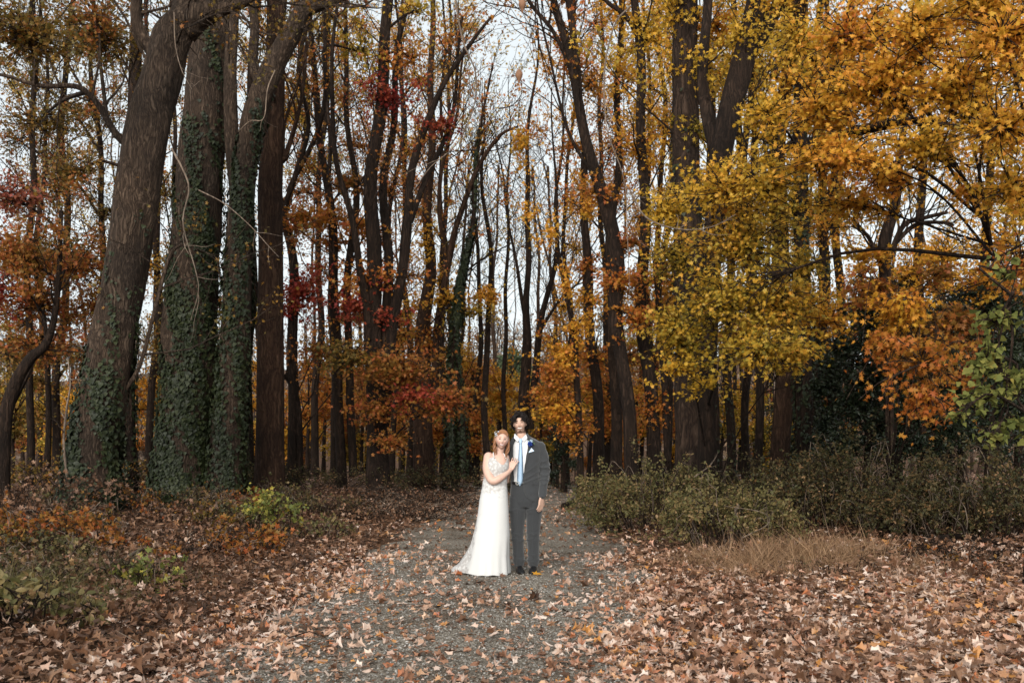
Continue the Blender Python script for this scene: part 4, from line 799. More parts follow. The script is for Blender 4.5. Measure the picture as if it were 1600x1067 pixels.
shrub('brush_pile', 'long heap of bare brown brushwood lying left of the couple', 590, 775, 19.5, (1.7, 0.9, 0.42), 900, 'litterdark', 110, seed=10, bare=60, cat='brushwood', droop=0.9)
shrub('brush_pile', 'tangle of leafless twigs at the foot of the many stemmed maple', 660, 765, 23.0, (1.7, 0.9, 0.55), 800, 'litterdark', 90, seed=11, bare=50, cat='brushwood', droop=0.8)
shrub('brush_pile', 'low twiggy brush right of the green sapling', 500, 785, 18.0, (1.0, 0.8, 0.5), 900, 'bushdark', 60, seed=12, bare=8, cat='brushwood', droop=0.7)
shrub('brush_pile', 'pile of dark dead branches under the bushes on the right', 1480, 830, 11.6, (1.0, 0.5, 0.28), 260, 'litterdark', 60, seed=13, bare=10, cat='brushwood', droop=0.9)
shrub('weed_clump', 'rusty leaved bramble clump below the leaning ivy footed trunk', 60, 830, 12.2, (0.8, 0.6, 0.50), 1100, 'rust', 34, size=0.07, seed=14, cat='weeds', kind='star', bare=6)
shrub('weed_clump', 'green and red leaved bramble in the leaf bank left of the sapling', 235, 905, 10.0, (0.42, 0.35, 0.30), 260, 'sapling', 14, size=0.085, seed=15, cat='weeds', kind='star')
shrub('weed_clump', 'brown bramble with red leaves beside the green sapling', 385, 850, 12.8, (0.45, 0.4, 0.48), 420, 'rust', 20, size=0.075, seed=16, cat='weeds', kind='star', bare=4)
shrub('weed_clump', 'grassy green and straw coloured weeds at the bottom left corner', 10, 960, 7.6, (0.55, 0.7, 0.42), 700, 'bushgreen', 40, size=0.075, seed=17, cat='weeds', bare=6)
shrub('weed_clump', 'dark ground ivy patch between the leaning trunk and the upright ivied trunk', 225, 800, 16.8, (1.0, 0.8, 0.30), 2400, 'ivy', 40, size=0.07, kind='ivy', seed=18, cat='weeds')
shrub('weed_clump', 'thin brown weeds with curled dead leaves at the left edge', 30, 775, 14.5, (1.3, 0.9, 0.85), 1100, 'litterdark', 46, size=0.07, kind='star', seed=19, cat='weeds', bare=8)
shrub('weed_clump', 'brown undergrowth between the straight trunk and the many stemmed maple', 500, 735, 24.0, (2.2, 1.0, 0.8), 2400, 'bushdark', 60, seed=20, cat='weeds')
shrub('weed_clump', 'dim leafy undergrowth behind the couple left of the path', 720, 745, 29.0, (2.4, 1.0, 0.9), 2400, 'bushdark', 60, seed=21, cat='weeds', size=0.07)
shrub('weed_clump', 'twiggy undergrowth behind the trunks at far left', 100, 745, 21.0, (3.0, 1.2, 1.0), 2200, 'brownolive', 70, seed=22, cat='weeds', size=0.07)
shrub('weed_clump', 'dark undergrowth behind the two thickest ivied trunks', 320, 745, 25.0, (2.6, 1.0, 0.9), 2200, 'bushdark', 60, seed=23, cat='weeds', size=0.07)

names_w = ['litterdark', 'bushdark', 'rust', 'litterdark', 'bushgreen', 'brownolive']
for k in range(44):
    px = rs.uniform(-60, 560); Y = rs.uniform(9.5, 19) if px < 330 else rs.uniform(13.5, 21)
    if (px - 800) / F * Y > path_l(Y) - 0.7: continue
    shrub('weed_clump', 'low brown weeds sprouting from the leaf litter of the left bank, one of many', px, 0, Y, (rs.uniform(.3, .7), rs.uniform(.3, .5), rs.uniform(.22, .5)), int(rs.uniform(120, 420)), names_w[k % 6], 14, size=0.06, kind=('star', 'oval')[k % 2], cat='weeds', seed=700 + k, bare=8, droop=0.7, group='low weeds on the left bank')
for k, (px, Y) in enumerate([(30, 12.0), (120, 13.5), (-30, 9.6), (200, 15.2), (60, 15.8), (300, 17.0)]):
    shrub('weed_clump', 'tangle of bare brown canes and dead leaves on the left bank, one of several', px, 0, Y, (0.75, 0.6, 0.5), 300, ('rust', 'litterdark', 'bushdark')[k % 3], 20, size=0.06, kind='star', cat='weeds', seed=770 + k, bare=26, droop=0.8, group='cane tangles on the left bank')
for k in range(8):
    px = rs.uniform(1230, 1640); Y = rs.uniform(10.2, 13.5)
    shrub('weed_clump', 'low brown weeds in the leaf litter before the dark right hand bushes, one of several', px, 0, Y, (rs.uniform(.3, .6), rs.uniform(.3, .5), rs.uniform(.15, .32)), int(rs.uniform(80, 220)), names_w[k % 4], 12, size=0.055, kind='oval', cat='weeds', seed=740 + k, bare=8, droop=0.8, group='low weeds on the right')
g = Geo()
for k in range(900):
    y = rs.uniform(5.5, 20); x = rs.uniform(-.6, .6) * y
    if path_l(y) + .2 < x < path_r(y) - .1 and rs.random() < .8: continue
    if x > 0 and rs.random() < .35: continue
    if abs(x) < 0.9 and 10.3 < y < 12.3: continue
    a = rs.random() * 6.28; l_ = rs.uniform(.08, .5); z = gz(x, y) + rs.uniform(.03, .10)
    q = np.array([[x, y, z], [x + math.cos(a) * l_ * .5, y + math.sin(a) * l_ * .5, z + rs.normal() * .03 + .02], [x + math.cos(a + .3) * l_, y + math.sin(a + .3) * l_, z + rs.normal() * .05]])
    tube(g, q, np.array([1, .8, .4]) * rs.uniform(.002, .006), 4, 0 if rs.random() < .7 else 1)
tag(g.build('fallen_twigs', [M['bark'], M['bark_pale']]), kind='stuff')
def grass(name, cx, cy, rx, ry, n, h, mk, tuss=40):
    T = rs.normal(size=(tuss, 2)) * 0.62 * np.array([rx, ry]) + np.array([cx, cy]); th_ = rs.uniform(0.45, 1.1, tuss); tr_ = rs.uniform(0.06, 0.24, tuss)
    k = rs.integers(0, tuss, n); off = rs.normal(size=(n, 2)) * tr_[k][:, None]; x = T[k, 0] + off[:, 0]; y = T[k, 1] + off[:, 1]
    g = Geo(); pos = np.stack([x, y, ground(x, y)], -1)
    sp = nrm(np.column_stack([off * 2.2 + rs.normal(size=(n, 2)) * 0.55, np.full(n, 0.75)]))
    hh = h * th_[k] * rs.uniform(0.3, 1.15, n) * np.exp(-0.5 * (((x - cx) / rx) ** 2 + ((y - cy) / ry) ** 2) * 0.5)
    leaves(g, rs, pos, hh, 'blade', 0, up=0.5, normal=nrm(rs.normal(size=(n, 3)) * np.array([1, 1, 0.2])), spin=sp, curl=(0, 7))
    tag(g.build(name, M[mk], smooth=False), kind='stuff')
c = P(1255, 870, 11.5); grass('dry_grass', c[0], 11.7, 1.25, 0.9, 11000, 0.42, 'drygrass', 55)
c = P(1330, 900, 10.2); grass('dry_grass', c[0], 10.8, 1.1, 0.8, 6000, 0.30, 'drygrass', 40)
grass('grass', -4.7, 8.3, 0.8, 1.2, 6000, 0.42, 'grass')
grass('grass', -4.1, 10.2, 0.7, 0.6, 2000, 0.35, 'grass')

def stick(name, label, pts, Ys, w, mat, cat, side=(), seed=0, parts=None):
    """a branch or twig: curve through pixel points at given distances, with side shoots"""
    rng = rng_of(seed)
    if not isinstance(Ys, (list, tuple)): Ys = [Ys] * len(pts)
    c = [P(px, py, y) for (px, py), y in zip(pts, Ys)]
    rad = np.linspace(w, w * 0.3, len(c)) * np.array(Ys) / F / 2
    q, r = resample(c, rad, 30)
    root = thing(name, label, cat, q[0])
    g = Geo(); tube(g, q, r, 7, 0, cap=True, rough=0.04, rng=rng)
    for k in range(len(side) and side[0]):
        p, d = at_t(q, rng.uniform(0.2, 0.95)); b = bough(rng, p, d + rng.normal(size=3) * 0.8, side[1] * rng.uniform(0.4, 1), 6, 0.2, side[2] if len(side) > 2 else 0)
        tube(g, b, np.linspace(r[10] * 0.6, r[10] * 0.2, 6), 4, 0)
    g.build('stem', M[mat], root)
    return root, q
def gpt(px, py, dz=0.03):     # depth at which a pixel meets the ground
    y = 6.0
    for _ in range(400):
        x = (px - 800) / F * y
        if CH - (py - HY) / F * y <= gz(x, y) + dz: break
        y += 0.05
    return y
def fallen(label, pts, w, mat, seed, dz=0.06, side=(4, 0.5)):
    return stick('fallen_branch', label, pts, [gpt(px, py, dz) for px, py in pts], w, mat, 'branch', side, seed)
fallen('pale dead branch lying on the leaf bank at the left', [(160, 888), (195, 872), (225, 856), (250, 850)], 9, 'bark_pale', 1, 0.10, (3, 0.3))
fallen('brown dead branch lying in the leaves below the ivied trunks', [(270, 862), (310, 858), (352, 854)], 10, 'bark', 2, 0.08)
fallen('mossy log lying along the path edge behind the groom', [(880, 790), (915, 777), (965, 764)], 9, 'bark_dark', 3, 0.10)
fallen('thin pale stick bent over the leaves below the dark right hand bushes', [(1385, 800), (1430, 806), (1500, 816), (1540, 822)], 5, 'bark_pale', 4, 0.14, (5, 0.6))
fallen('dark limb half buried in leaves at the right edge', [(1440, 845), (1500, 838), (1570, 850), (1640, 862)], 12, 'bark_dark', 5, 0.10, (6, 0.6))
stick('bent_cane', 'pale bare cane leaning over the olive green bush', [(1085, 745), (1108, 728), (1118, 715), (1122, 705)], 15.6, 2.2, 'bark_pale', 'cane', (4, 0.35, 0.4), 6)
stick('bent_cane', 'long pale cane lying across the briar mound', [(1160, 840), (1200, 818), (1190, 800), (1130, 790)], 13.3, 2.2, 'bark_pale', 'cane', (4, 0.4), 7)
stick('hanging_vine', 'pale peeling vine standing by the leaning trunk at far left', [(112, 790), (100, 700), (104, 640), (110, 600), (106, 560)], 15.2, 5, 'bark_pale', 'vine', (4, 0.5), 8)
stick('hanging_vine', 'white looping vine hanging in front of the upright ivied trunk', [(268, 232), (288, 270), (295, 298), (286, 350), (305, 420), (310, 455), (298, 500)], 13.5, 3.4, 'bark_pale', 'vine', (5, 0.8, -0.4), 9)
stick('hanging_vine', 'thin white vine slanting from the ivied trunk across the straight brown trunk', [(310, 297), (350, 318), (390, 352), (420, 385), (436, 402)], 14.0, 2.2, 'bark_pale', 'vine', (3, 0.5, -0.4), 10)
stick('hanging_vine', 'fine pale vine curling down in front of the forked trunk', [(430, 110), (418, 140), (412, 185), (390, 190), (372, 206)], 14.0, 2.4, 'bark_pale', 'vine', (3, 0.4, -0.3), 11)
stick('hanging_vine', 'short grey vine dangling from the broken stub at top left', [(272, 20), (274, 70), (284, 110), (300, 140)], 13.0, 2.4, 'bark_pale', 'vine', (4, 0.5, -0.3), 12)
stick('hanging_twig', 'long grey hanging twig curving down left of the open sky', [(708, -30), (722, 60), (742, 110), (742, 160), (716, 222), (672, 262), (645, 300)], 6.5, 3.0, 'bark_pale', 'twig', (6, 0.4, -0.2), 13)
stick('hanging_twig', 'grey twig hanging before the tall dark trunk left of the yellow maple', [(985, 10), (960, 40), (945, 110), (948, 200), (975, 280), (980, 360), (984, 460)], 6.5, 3.0, 'bark_pale', 'twig', (7, 0.4, -0.2), 14)
stick('hanging_twig', 'thin grey twig arching over the yellow leaves right of the crooked trunk', [(985, 300), (1010, 340), (1060, 358), (1110, 355), (1150, 335)], 7.0, 3, 'bark_pale', 'twig', (4, 0.3), 15)
def pod_twig(label, pts, Y, pod, seed):
    r_, q = stick('hanging_twig', label, pts, Y, 2.2, 'bark_red', 'twig', (3, 0.25, 0.2), seed)
    c = P(pod[0], pod[1], Y); h = pod[2] * Y / F
    g = Geo(); zz = np.linspace(0, 1, 9); prof = np.array([0.05, 0.5, 0.85, 1.0, 0.9, 0.65, 0.4, 0.18, 0.02])[::-1]
    tube(g, np.stack([c[0] + 0 * zz, c[1] + 0 * zz, c[2] - h / 2 + h * zz], -1), prof * h * 0.24, 8, 0, True)
    g.build('seed_pod', M['pod'], r_)
M['pod'] = plain_mat('dry_seed_pod', (0.20, 0.10, 0.055), 0.7)
pod_twig('reddish twig with the topmost hanging seed pod against the open sky', [(842, -30), (838, 20), (826, 60), (818, 0)], 5.5, (816, 10, 26), 21)
pod_twig('reddish looping twig with a seed pod hanging in the middle of the sky', [(780, 170), (800, 165), (815, 145), (812, 112)], 5.5, (811, 120, 26), 22)
# green vine at the right edge, nearer the camera
rng = rng_of(55)
root, q = stick('green_vine', 'pale green broad leaved vine hanging in at the right edge', [(1640, 690), (1600, 640), (1560, 560), (1575, 480), (1590, 420)], 9.0, 5, 'bark', 'vine', (5, 0.4), 31)
g = Geo()
for (px, py, rx, ry, n) in [(1575, 430, 28, 30, 34), (1560, 500, 40, 40, 70), (1530, 570, 42, 34, 90), (1575, 590, 36, 40, 90), (1540, 620, 50, 30, 100), (1590, 660, 36, 26, 70), (1500, 650, 22, 14, 18), (1560, 680, 40, 14, 40)]:
    spray(rng, g, q[rng.integers(5, 25)], P(px, py, 9.0), np.array([rx, 40, ry]) * 9 / F, int(n * 1.5), 1, 0.078, 'ivy', True, 18, hang=0.8)
g.build('foliage', [M['bark'], M['vine']], root, smooth=False)
tree('slender_tree', 'cut off trunk foot at the right edge above the leaf litter', 9.2, [(1612, 0, 26), (1616, 820, 22), (1622, 700, 20), (1640, 500, 17), (1650, 300, 14), (1660, 60, 8)], 'bark', limbs=dict(t0=0.5, n=5, len=1.2, rmax=0.012, tw=0.003), twigleaf=(150, 'gold', 0.085), seed=401)
# the bright leaf by the groom's shoe
y0 = 11.3; lp = np.array([[(832 - 800) / F * y0, y0, 0.045]]); g = Geo()
leaves(g, rs, lp, 0.12, 'maple', 0, up=0.12, normal=np.array([[0, -0.35, 1.0]]), spin=np.array([[1, 0.2, 0]]))
tag(g.build('fallen_leaf', M['gold'], smooth=False, origin=lp[0]), 'big orange yellow maple leaf lying in front of the shoes of the groom', 'leaf')

# ---------------------------------------------------------------- camera, sky, light
cam = bpy.data.cameras.new('camera'); co = bpy.data.objects.new('camera', cam); COL.objects.link(co)
co.location = (0, 0, CH); co.rotation_euler = (PI / 2, 0, 0)
cam.sensor_width = 36; cam.lens = F * 36 / 1600; cam.shift_y = (HY - 533.5) / 1600; cam.clip_end = 3000; cam.clip_start = 0.1
cam.dof.use_dof = True; cam.dof.focus_distance = 11.4; cam.dof.aperture_fstop = 4.0
S.camera = co
w = bpy.data.worlds.new('World'); S.world = w; w.use_nodes = True
nt = w.node_tree; bg = nt.nodes['Background']
sky = nt.nodes.new('ShaderNodeTexSky'); sky.sky_type = 'NISHITA'; sky.sun_disc = False
EL, AZ = math.radians(25), math.radians(192)
sky.sun_elevation = EL; sky.sun_rotation = AZ; sky.dust_density = 3.0; sky.air_density = 1.0
hs = nt.nodes.new('ShaderNodeHueSaturation'); hs.inputs['Saturation'].default_value = 0.14
tint = nt.nodes.new('ShaderNodeMix'); tint.data_type = 'RGBA'; tint.blend_type = 'MULTIPLY'; tint.inputs['Factor'].default_value = 1; tint.inputs[7].default_value = (0.985, 1.03, 1.0, 1)
nt.links.new(sky.outputs[0], hs.inputs['Color']); nt.links.new(hs.outputs[0], tint.inputs[6]); 
flat = nt.nodes.new('ShaderNodeMix'); flat.data_type = 'RGBA'; flat.inputs['Factor'].default_value = 0.75; flat.inputs[7].default_value = (2.30, 2.50, 2.62, 1)   # an even cloud deck over the clear sky
nt.links.new(tint.outputs[2], flat.inputs[6]); nt.links.new(flat.outputs[2], bg.inputs['Color']); bg.inputs['Strength'].default_value = 0.15
sl = bpy.data.lights.new('sun', 'SUN'); sl.energy = 1.8; sl.angle = math.radians(45); sl.color = (1.0, 0.94, 0.86)
so = bpy.data.objects.new('sun', sl); COL.objects.link(so)
d = Vector((math.sin(AZ) * math.cos(EL), math.cos(AZ) * math.cos(EL), math.sin(EL)))   # towards the sun
so.rotation_euler = d.to_track_quat('Z', 'Y').to_euler(); so.location = d * 40
S.view_settings.view_transform = 'Standard'; S.view_settings.look = 'None'; S.view_settings.exposure = 1.15; S.view_settings.gamma = 1.0
S.cycles.max_bounces = 6; S.cycles.diffuse_bounces = 3; S.cycles.transmission_bounces = 4; S.cycles.transparent_max_bounces = 4
# ---------------------------------------------------------------- people
def loft(geo, rings, seg=40, mat=0, cap=True):
    """rings: (cx, cy, cz, rx, ry)"""
    R = np.array(rings, float); th = np.arange(seg) * 2 * PI / seg; k = len(R)
    v = np.stack([R[:, 0, None] + R[:, 3, None] * np.sin(th), R[:, 1, None] - R[:, 4, None] * np.cos(th), np.repeat(R[:, 2, None], seg, 1)], -1)
    i = np.arange(k - 1)[:, None] * seg; j = np.arange(seg)[None, :]; j2 = (j + 1) % seg
    f = np.stack([i + j, i + j2, i + seg + j2, i + seg + j], -1).reshape(-1, 4)
    geo.add(v, f if R[-1, 2] > R[0, 2] else f[:, ::-1], mat)
    if cap:
        geo.add(v[-1], np.arange(seg)[None, :] if R[-1, 2] > R[0, 2] else np.arange(seg)[::-1][None, :], mat)
        geo.add(v[0], np.arange(seg)[::-1][None, :] if R[-1, 2] > R[0, 2] else np.arange(seg)[None, :], mat)
def limb(geo, pts, rad, n=16, seg=14, mat=0):
    """closed, round ended tube"""
    q, r = resample(pts, rad, n)
    d0 = nrm(q[0] - q[1]); d1 = nrm(q[-1] - q[-2])
    Q = np.vstack([q[0] + d0 * r[0] * .85, q[0] + d0 * r[0] * .5, q, q[-1] + d1 * r[-1] * .5, q[-1] + d1 * r[-1] * .85])
    Rr = np.concatenate([[r[0] * .45, r[0] * .85], r, [r[-1] * .85, r[-1] * .45]])
    tube(geo, Q, Rr, seg, mat, cap=True)
def ball(geo, c, r, seg=24, mat=0):
    z = np.linspace(-0.995, 0.995, 13); loft(geo, [(c[0], c[1], c[2] + r[2] * t, r[0] * math.sqrt(1 - t * t), r[1] * math.sqrt(1 - t * t)) for t in z], seg, mat)

def fuse(geo, name, mats, parent, voxel=0.005, smooth=4, noise_amp=0.0, nsc=18.0):
    """unite closed shells into one continuous surface"""
    o = geo.build(name, mats[0])
    md = o.modifiers.new('r', 'REMESH'); md.mode = 'VOXEL'; md.voxel_size = voxel; md.adaptivity = 0
    ms = o.modifiers.new('s', 'SMOOTH'); ms.iterations = smooth; ms.factor = 0.5
    dg = bpy.context.evaluated_depsgraph_get()
    me = bpy.data.meshes.new_from_object(o.evaluated_get(dg))
    old = o.data; o.modifiers.clear(); o.data = me; bpy.data.meshes.remove(old)
    me.materials.clear()
    for m_ in mats: me.materials.append(m_)
    n = len(me.vertices); V = np.empty(n * 3); me.vertices.foreach_get('co', V); V = V.reshape(-1, 3)
    if noise_amp:
        N = np.empty(n * 3); me.vertices.foreach_get('normal', N); N = N.reshape(-1, 3)
        h = np.array([mnoise.noise(Vector((v[0] * nsc, v[1] * nsc, v[2] * nsc * 1.3))) for v in V])
        V = V + N * (h * noise_amp)[:, None]; me.vertices.foreach_set('co', V.ravel())
    me.polygons.foreach_set('use_smooth', np.ones(len(me.polygons), bool)); me.update()
    o.parent = parent
    return o, V

def face_centres(me):
    C = np.empty(len(me.polygons) * 3); me.polygons.foreach_get('center', C); return C.reshape(-1, 3)

def rot(v, tilt, turn):
    """head turn about z, then tilt about y (top towards +x)"""
    c, s = math.cos(turn), math.sin(turn); x, y, z = v[:, 0], v[:, 1], v[:, 2]
    x, y = c * x - s * y, s * x + c * y
    c, s = math.cos(tilt), math.sin(tilt); x, z = c * x + s * z, -s * x + c * z
    return np.stack([x, y, z], -1)
def unrot(v, tilt, turn):
    x, y, z = v[:, 0], v[:, 1], v[:, 2]
    c, s = math.cos(-tilt), math.sin(-tilt); x, z = c * x + s * z, -s * x + c * z
    c, s = math.cos(-turn), math.sin(-turn); x, y = c * x - s * y, s * x + c * y
    return np.stack([x, y, z], -1)

def head_shape(seg=72, rows=54, jaw=0.40, w=0.073):
    ph = np.linspace(0.02, PI - 0.02, rows)[:, None]; th = np.linspace(0, 2 * PI, seg, endpoint=False)[None, :]
    dx = np.sin(ph) * np.sin(th); dy = -np.sin(ph) * np.cos(th); dz = np.cos(ph) * np.ones_like(th)
    low = np.clip((-dz - 0.05) / 0.95, 0, 1)
    x = w * dx * (1 - jaw * low ** 1.4) * (1 + 0.05 * np.clip(dz, 0, 1)); z = 0.109 * dz
    y = np.where(dy < 0, 0.088 * dy * (1 + 0.06 * low), 0.100 * dy * (1 - 0.45 * low))
    y = y + 0.006
    fr = np.clip(-dy * 2, 0, 1)
    ax = np.abs(x); G = lambda a, s: np.exp(-(a / s) ** 2)
    nose = np.where(z > -0.028, np.clip(1 - (z + 0.028) / 0.055, 0, 1) ** 0.8, np.clip(1 + (z + 0.028) / 0.013, 0, 1))
    y -= fr * (0.019 * G(x, 0.0120) * nose + 0.005 * G(z - 0.03, 0.009) * G(ax - 0.028, 0.025) + 0.007 * G(x, 0.026) * G(z + 0.056, 0.015)
               + 0.009 * G(x, 0.020) * G(z + 0.094, 0.015) + 0.007 * G(ax - 0.040, 0.017) * G(z + 0.024, 0.018))
    y += fr * (0.007 * G(ax - 0.031, 0.016) * G(z - 0.009, 0.012) + 0.004 * G(x, 0.02) * G(z + 0.076, 0.007))
    v = np.stack([x, y, z], -1)
    i = np.arange(rows - 1)[:, None] * seg; j = np.arange(seg)[None, :]; j2 = (j + 1) % seg
    f = np.stack([i + j, i + seg + j, i + seg + j2, i + j2], -1).reshape(-1, 4)
    return v.reshape(-1, 3), f, seg, rows
def add_head(geo, c, tilt, turn, sc=1.0, **kw):
    v, f, seg, rows = head_shape(**kw)
    V = rot(v * sc, tilt, turn) + np.array(c)
    geo.add(V, f); geo.add(V[:seg], np.arange(seg)[None, :]); geo.add(V[-seg:], np.arange(seg)[::-1][None, :])
    for s in (-1, 1):
        eg = Geo(); ball(eg, (s * 0.075, 0.012, -0.004), (0.008, 0.017, 0.030), 14)
        for vv, (ff, _) in zip(eg.v, eg.f): pass
        geo.add(rot(np.concatenate(eg.v) * sc, tilt, turn) + np.array(c), np.concatenate([ff for ff, _ in eg.f if ff.shape[1] == 4]))
def paint_face(o, c, tilt, turn, sc, beard, hairline):
    """material index by place on the face: 0 skin 1 hair 2 lip 3 teeth 4 eye white 5 iris 6 beard 7 cheek"""
    me = o.data; p = unrot(face_centres(me) - np.array(c), tilt, turn) / sc
    x, y, z = p[:, 0], p[:, 1], p[:, 2]; ax = np.abs(x)
    idx = np.zeros(len(p), np.int32); hd = (np.linalg.norm(p / np.array([0.1, 0.13, 0.135]), axis=1) < 1.0)
    front = hd & (y < -0.03)
    zc = -0.058 + 13.0 * x * x
    if beard:
        b = hd & (y < 0.03) & (((z < -0.040) & (ax > 0.050 - 0.32 * np.maximum(-z - .05, 0))) | (z < -0.092) | ((z > -0.0455) & (z < -0.039) & (ax < 0.032)) | ((ax < 0.008) & (z < -0.078))) & (z > -0.117)
        idx[b] = 6
    else:
        ck = front & (((ax - 0.042) / 0.018) ** 2 + ((z + 0.026) / 0.016) ** 2 < 1); idx[ck] = 7
    idx[front & (ax < 0.031) & (np.abs(z - zc) < (0.0100 if beard else 0.0112) - 4 * x * x)] = 2
    idx[front & (ax < 0.026) & (np.abs(z - zc) < (0.0066 if beard else 0.0052) - 4 * x * x)] = 3
    ez = 0.0075 - 2.0 * (ax - 0.031) ** 2 * 20
    e = ((ax - 0.031) / 0.0125) ** 2 + ((z - ez) / (0.0048 if beard else 0.0060)) ** 2
    idx[front & (e < 1)] = 4; idx[front & (e < 1) & ((np.abs(ax - 0.031) < 0.0085) | (z > ez + 0.001))] = 5
    bz = 0.030 + 0.10 * (ax - 0.015) - 3.2 * (ax - 0.022) ** 2
    idx[front & (ax > 0.012) & (ax < 0.052) & (np.abs(z - bz) < (0.0052 if beard else 0.0036))] = 1 if beard else 8
    sk = hd & ((z > hairline - 0.5 * np.maximum(ax - 0.02, 0)) | ((y > 0.02) & (z > -0.07))); sk &= ~((ax > 0.066) & (np.abs(z + 0.004) < 0.035) & (y < 0.035))
    idx[sk] = 1
    me.polygons.foreach_set('material_index', idx); me.update()
def hand(geo, wrist, d, n, L=0.185, spread=0.10, curl=0.5, thumb=1, r=0.0085):
    """palm, four unequal fingers with knuckle bends and a side thumb; d: pointing way, n: back of the hand"""
    d = nrm(np.array(d, float)); n = nrm(np.array(n, float) - np.dot(n, d) * d); s = np.cross(d, n)
    w = np.array(wrist, float); k = L / 0.185
    for a in (-0.026, -0.009, 0.009, 0.026):
        limb(geo, [w + s * a * 0.6 * k, w + d * 0.045 * k + s * a * k, w + d * 0.092 * k + s * a * 1.08 * k], [0.0135 * k, 0.0145 * k, 0.0115 * k], 8, 10)
    for a, l in ((-0.0285, 0.064), (-0.0095, 0.080), (0.0095, 0.086), (0.0285, 0.076)):
        a2 = a * thumb
        p0 = w + d * 0.088 * k + s * a2 * 1.08 * k
        d1 = nrm(d + s * a2 / 0.0285 * spread - n * curl * 0.35); d2 = nrm(d + s * a2 / 0.0285 * spread - n * curl * 0.95); d3 = nrm(d + s * a2 / 0.0285 * spread - n * curl * 1.5)
        p1 = p0 + d1 * l * 0.45 * k; p2 = p1 + d2 * l * 0.32 * k; p3 = p2 + d3 * l * 0.25 * k
        limb(geo, [p0, p1, p2, p3], [r * 1.08, r, r * 0.92, r * 0.78], 12, 10)
    q0 = w + d * 0.025 * k + s * 0.028 * thumb * k; q1 = q0 + nrm(d * 0.7 + s * 0.75 * thumb - n * 0.25) * 0.045 * k; q2 = q1 + nrm(d * 0.95 + s * 0.3 * thumb - n * 0.3 * curl) * 0.034 * k; q3 = q2 + nrm(d - n * 0.3) * 0.022 * k
    limb(geo, [q0, q1, q2, q3], [0.0145 * k, 0.0115 * k, 0.0098 * k, 0.008 * k], 12, 10)

def skin_mat(name, col, red):
    m, nt, out = new_mat(name); L = nt.links.new
    n = nd(nt, 'ShaderNodeTexNoise', Scale=30.0, Detail=4.0); L(texco(nt), n.inputs['Vector'])
    r = ramp(nt, [(0.35, col), (0.7, red)]); L(n.outputs['Fac'], r.inputs['Fac'])
    p = nd(nt, 'ShaderNodeBsdfPrincipled', Roughness=0.5); p.inputs['Specular IOR Level'].default_value = 0.35
    p.inputs['Subsurface Weight'].default_value = 0.0; p.inputs['Subsurface Radius'].default_value = (0.01, 0.004, 0.002)
    L(r.outputs['Color'], p.inputs['Base Color']); L(p.outputs[0], out.inputs['Surface']); return m
M['skin_f'] = skin_mat('fair_skin', (0.53, 0.345, 0.275), (0.50, 0.315, 0.25))
M['cheek'] = skin_mat('rosy_cheek', (0.51, 0.30, 0.24), (0.49, 0.28, 0.22))
M['skin_m'] = skin_mat('tan_skin', (0.51, 0.325, 0.25), (0.47, 0.29, 0.215))
M['lip'] = plain_mat('lip', (0.34, 0.10, 0.09), 0.4); M['lip_m'] = plain_mat('lip_brown', (0.38, 0.18, 0.14), 0.45)
M['teeth'] = plain_mat('teeth', (0.74, 0.71, 0.67), 0.3, var=0.05); M['eye'] = plain_mat('eye_white', (0.5, 0.46, 0.43), 0.25, var=0.05); M['iris'] = plain_mat('iris', (0.03, 0.025, 0.02), 0.2)
M['hair_m'] = plain_mat('hair_dark_brown', (0.010, 0.006, 0.005), 0.6, 0.2, 90, 0.5, 0.6, 300); M['hair_f'] = plain_mat('hair_auburn', (0.25, 0.108, 0.046), 0.42, 0.5, 90, 0.45, 0.6, 300)
M['beard'] = plain_mat('beard_stubble', (0.12, 0.066, 0.046), 0.7, 0.2, 220, 0.5)
M['brow_f'] = plain_mat('brow_auburn', (0.34, 0.19, 0.13), 0.6)
M['suit'] = plain_mat('suit_wool_grey', (0.035, 0.0365, 0.039), 0.85, 0.15, 260, 0.18, 0.25, 700, 0.3)
M['trouser'] = plain_mat('trouser_wool_grey', (0.031, 0.0325, 0.035), 0.85, 0.15, 260, 0.18, 0.25, 700, 0.3)
M['shirt'] = plain_mat('shirt_white', (0.60, 0.595, 0.60), 0.7, 0.2, 20, 0.03, 0.1)
M['tie'] = plain_mat('tie_light_blue', (0.30, 0.42, 0.56), 0.45, 0.4, 300, 0.08)
M['black'] = plain_mat('black_leather', (0.008, 0.008, 0.009), 0.35, 0.5)
M['metal'] = plain_mat('buckle_metal', (0.5, 0.48, 0.44), 0.3)
M['rose'] = plain_mat('rose_royal_blue', (0.006, 0.030, 0.19), 0.5, 0.3, 60, 0.35)
M['stemgreen'] = plain_mat('sprig_green', (0.06, 0.10, 0.05), 0.6)
M['hanky'] = plain_mat('pocket_square_pale_blue', (0.55, 0.68, 0.84), 0.6)
M['satin'] = plain_mat('dress_white_crepe', (0.53, 0.525, 0.515), 0.55, 0.3, 12, 0.015)
m, nt, out = new_mat('dress_lace'); L = nt.links.new
vec = texco(nt); v1 = nd(nt, 'ShaderNodeTexVoronoi', feature='SMOOTH_F1', Scale=34.0); L(vec, v1.inputs['Vector']); n1 = nd(nt, 'ShaderNodeTexNoise', Scale=55.0, Detail=4.0); L(vec, n1.inputs['Vector'])
m0 = nd(nt, 'ShaderNodeMath', operation='ADD'); L(v1.outputs['Distance'], m0.inputs[0]); L(n1.outputs['Fac'], m0.inputs[1])
sz_ = nd(nt, 'ShaderNodeSeparateXYZ'); L(vec, sz_.inputs[0]); fz = nd(nt, 'ShaderNodeMapRange'); fz.inputs[1].default_value = 0.68; fz.inputs[2].default_value = 1.02; L(sz_.outputs['Z'], fz.inputs[0])
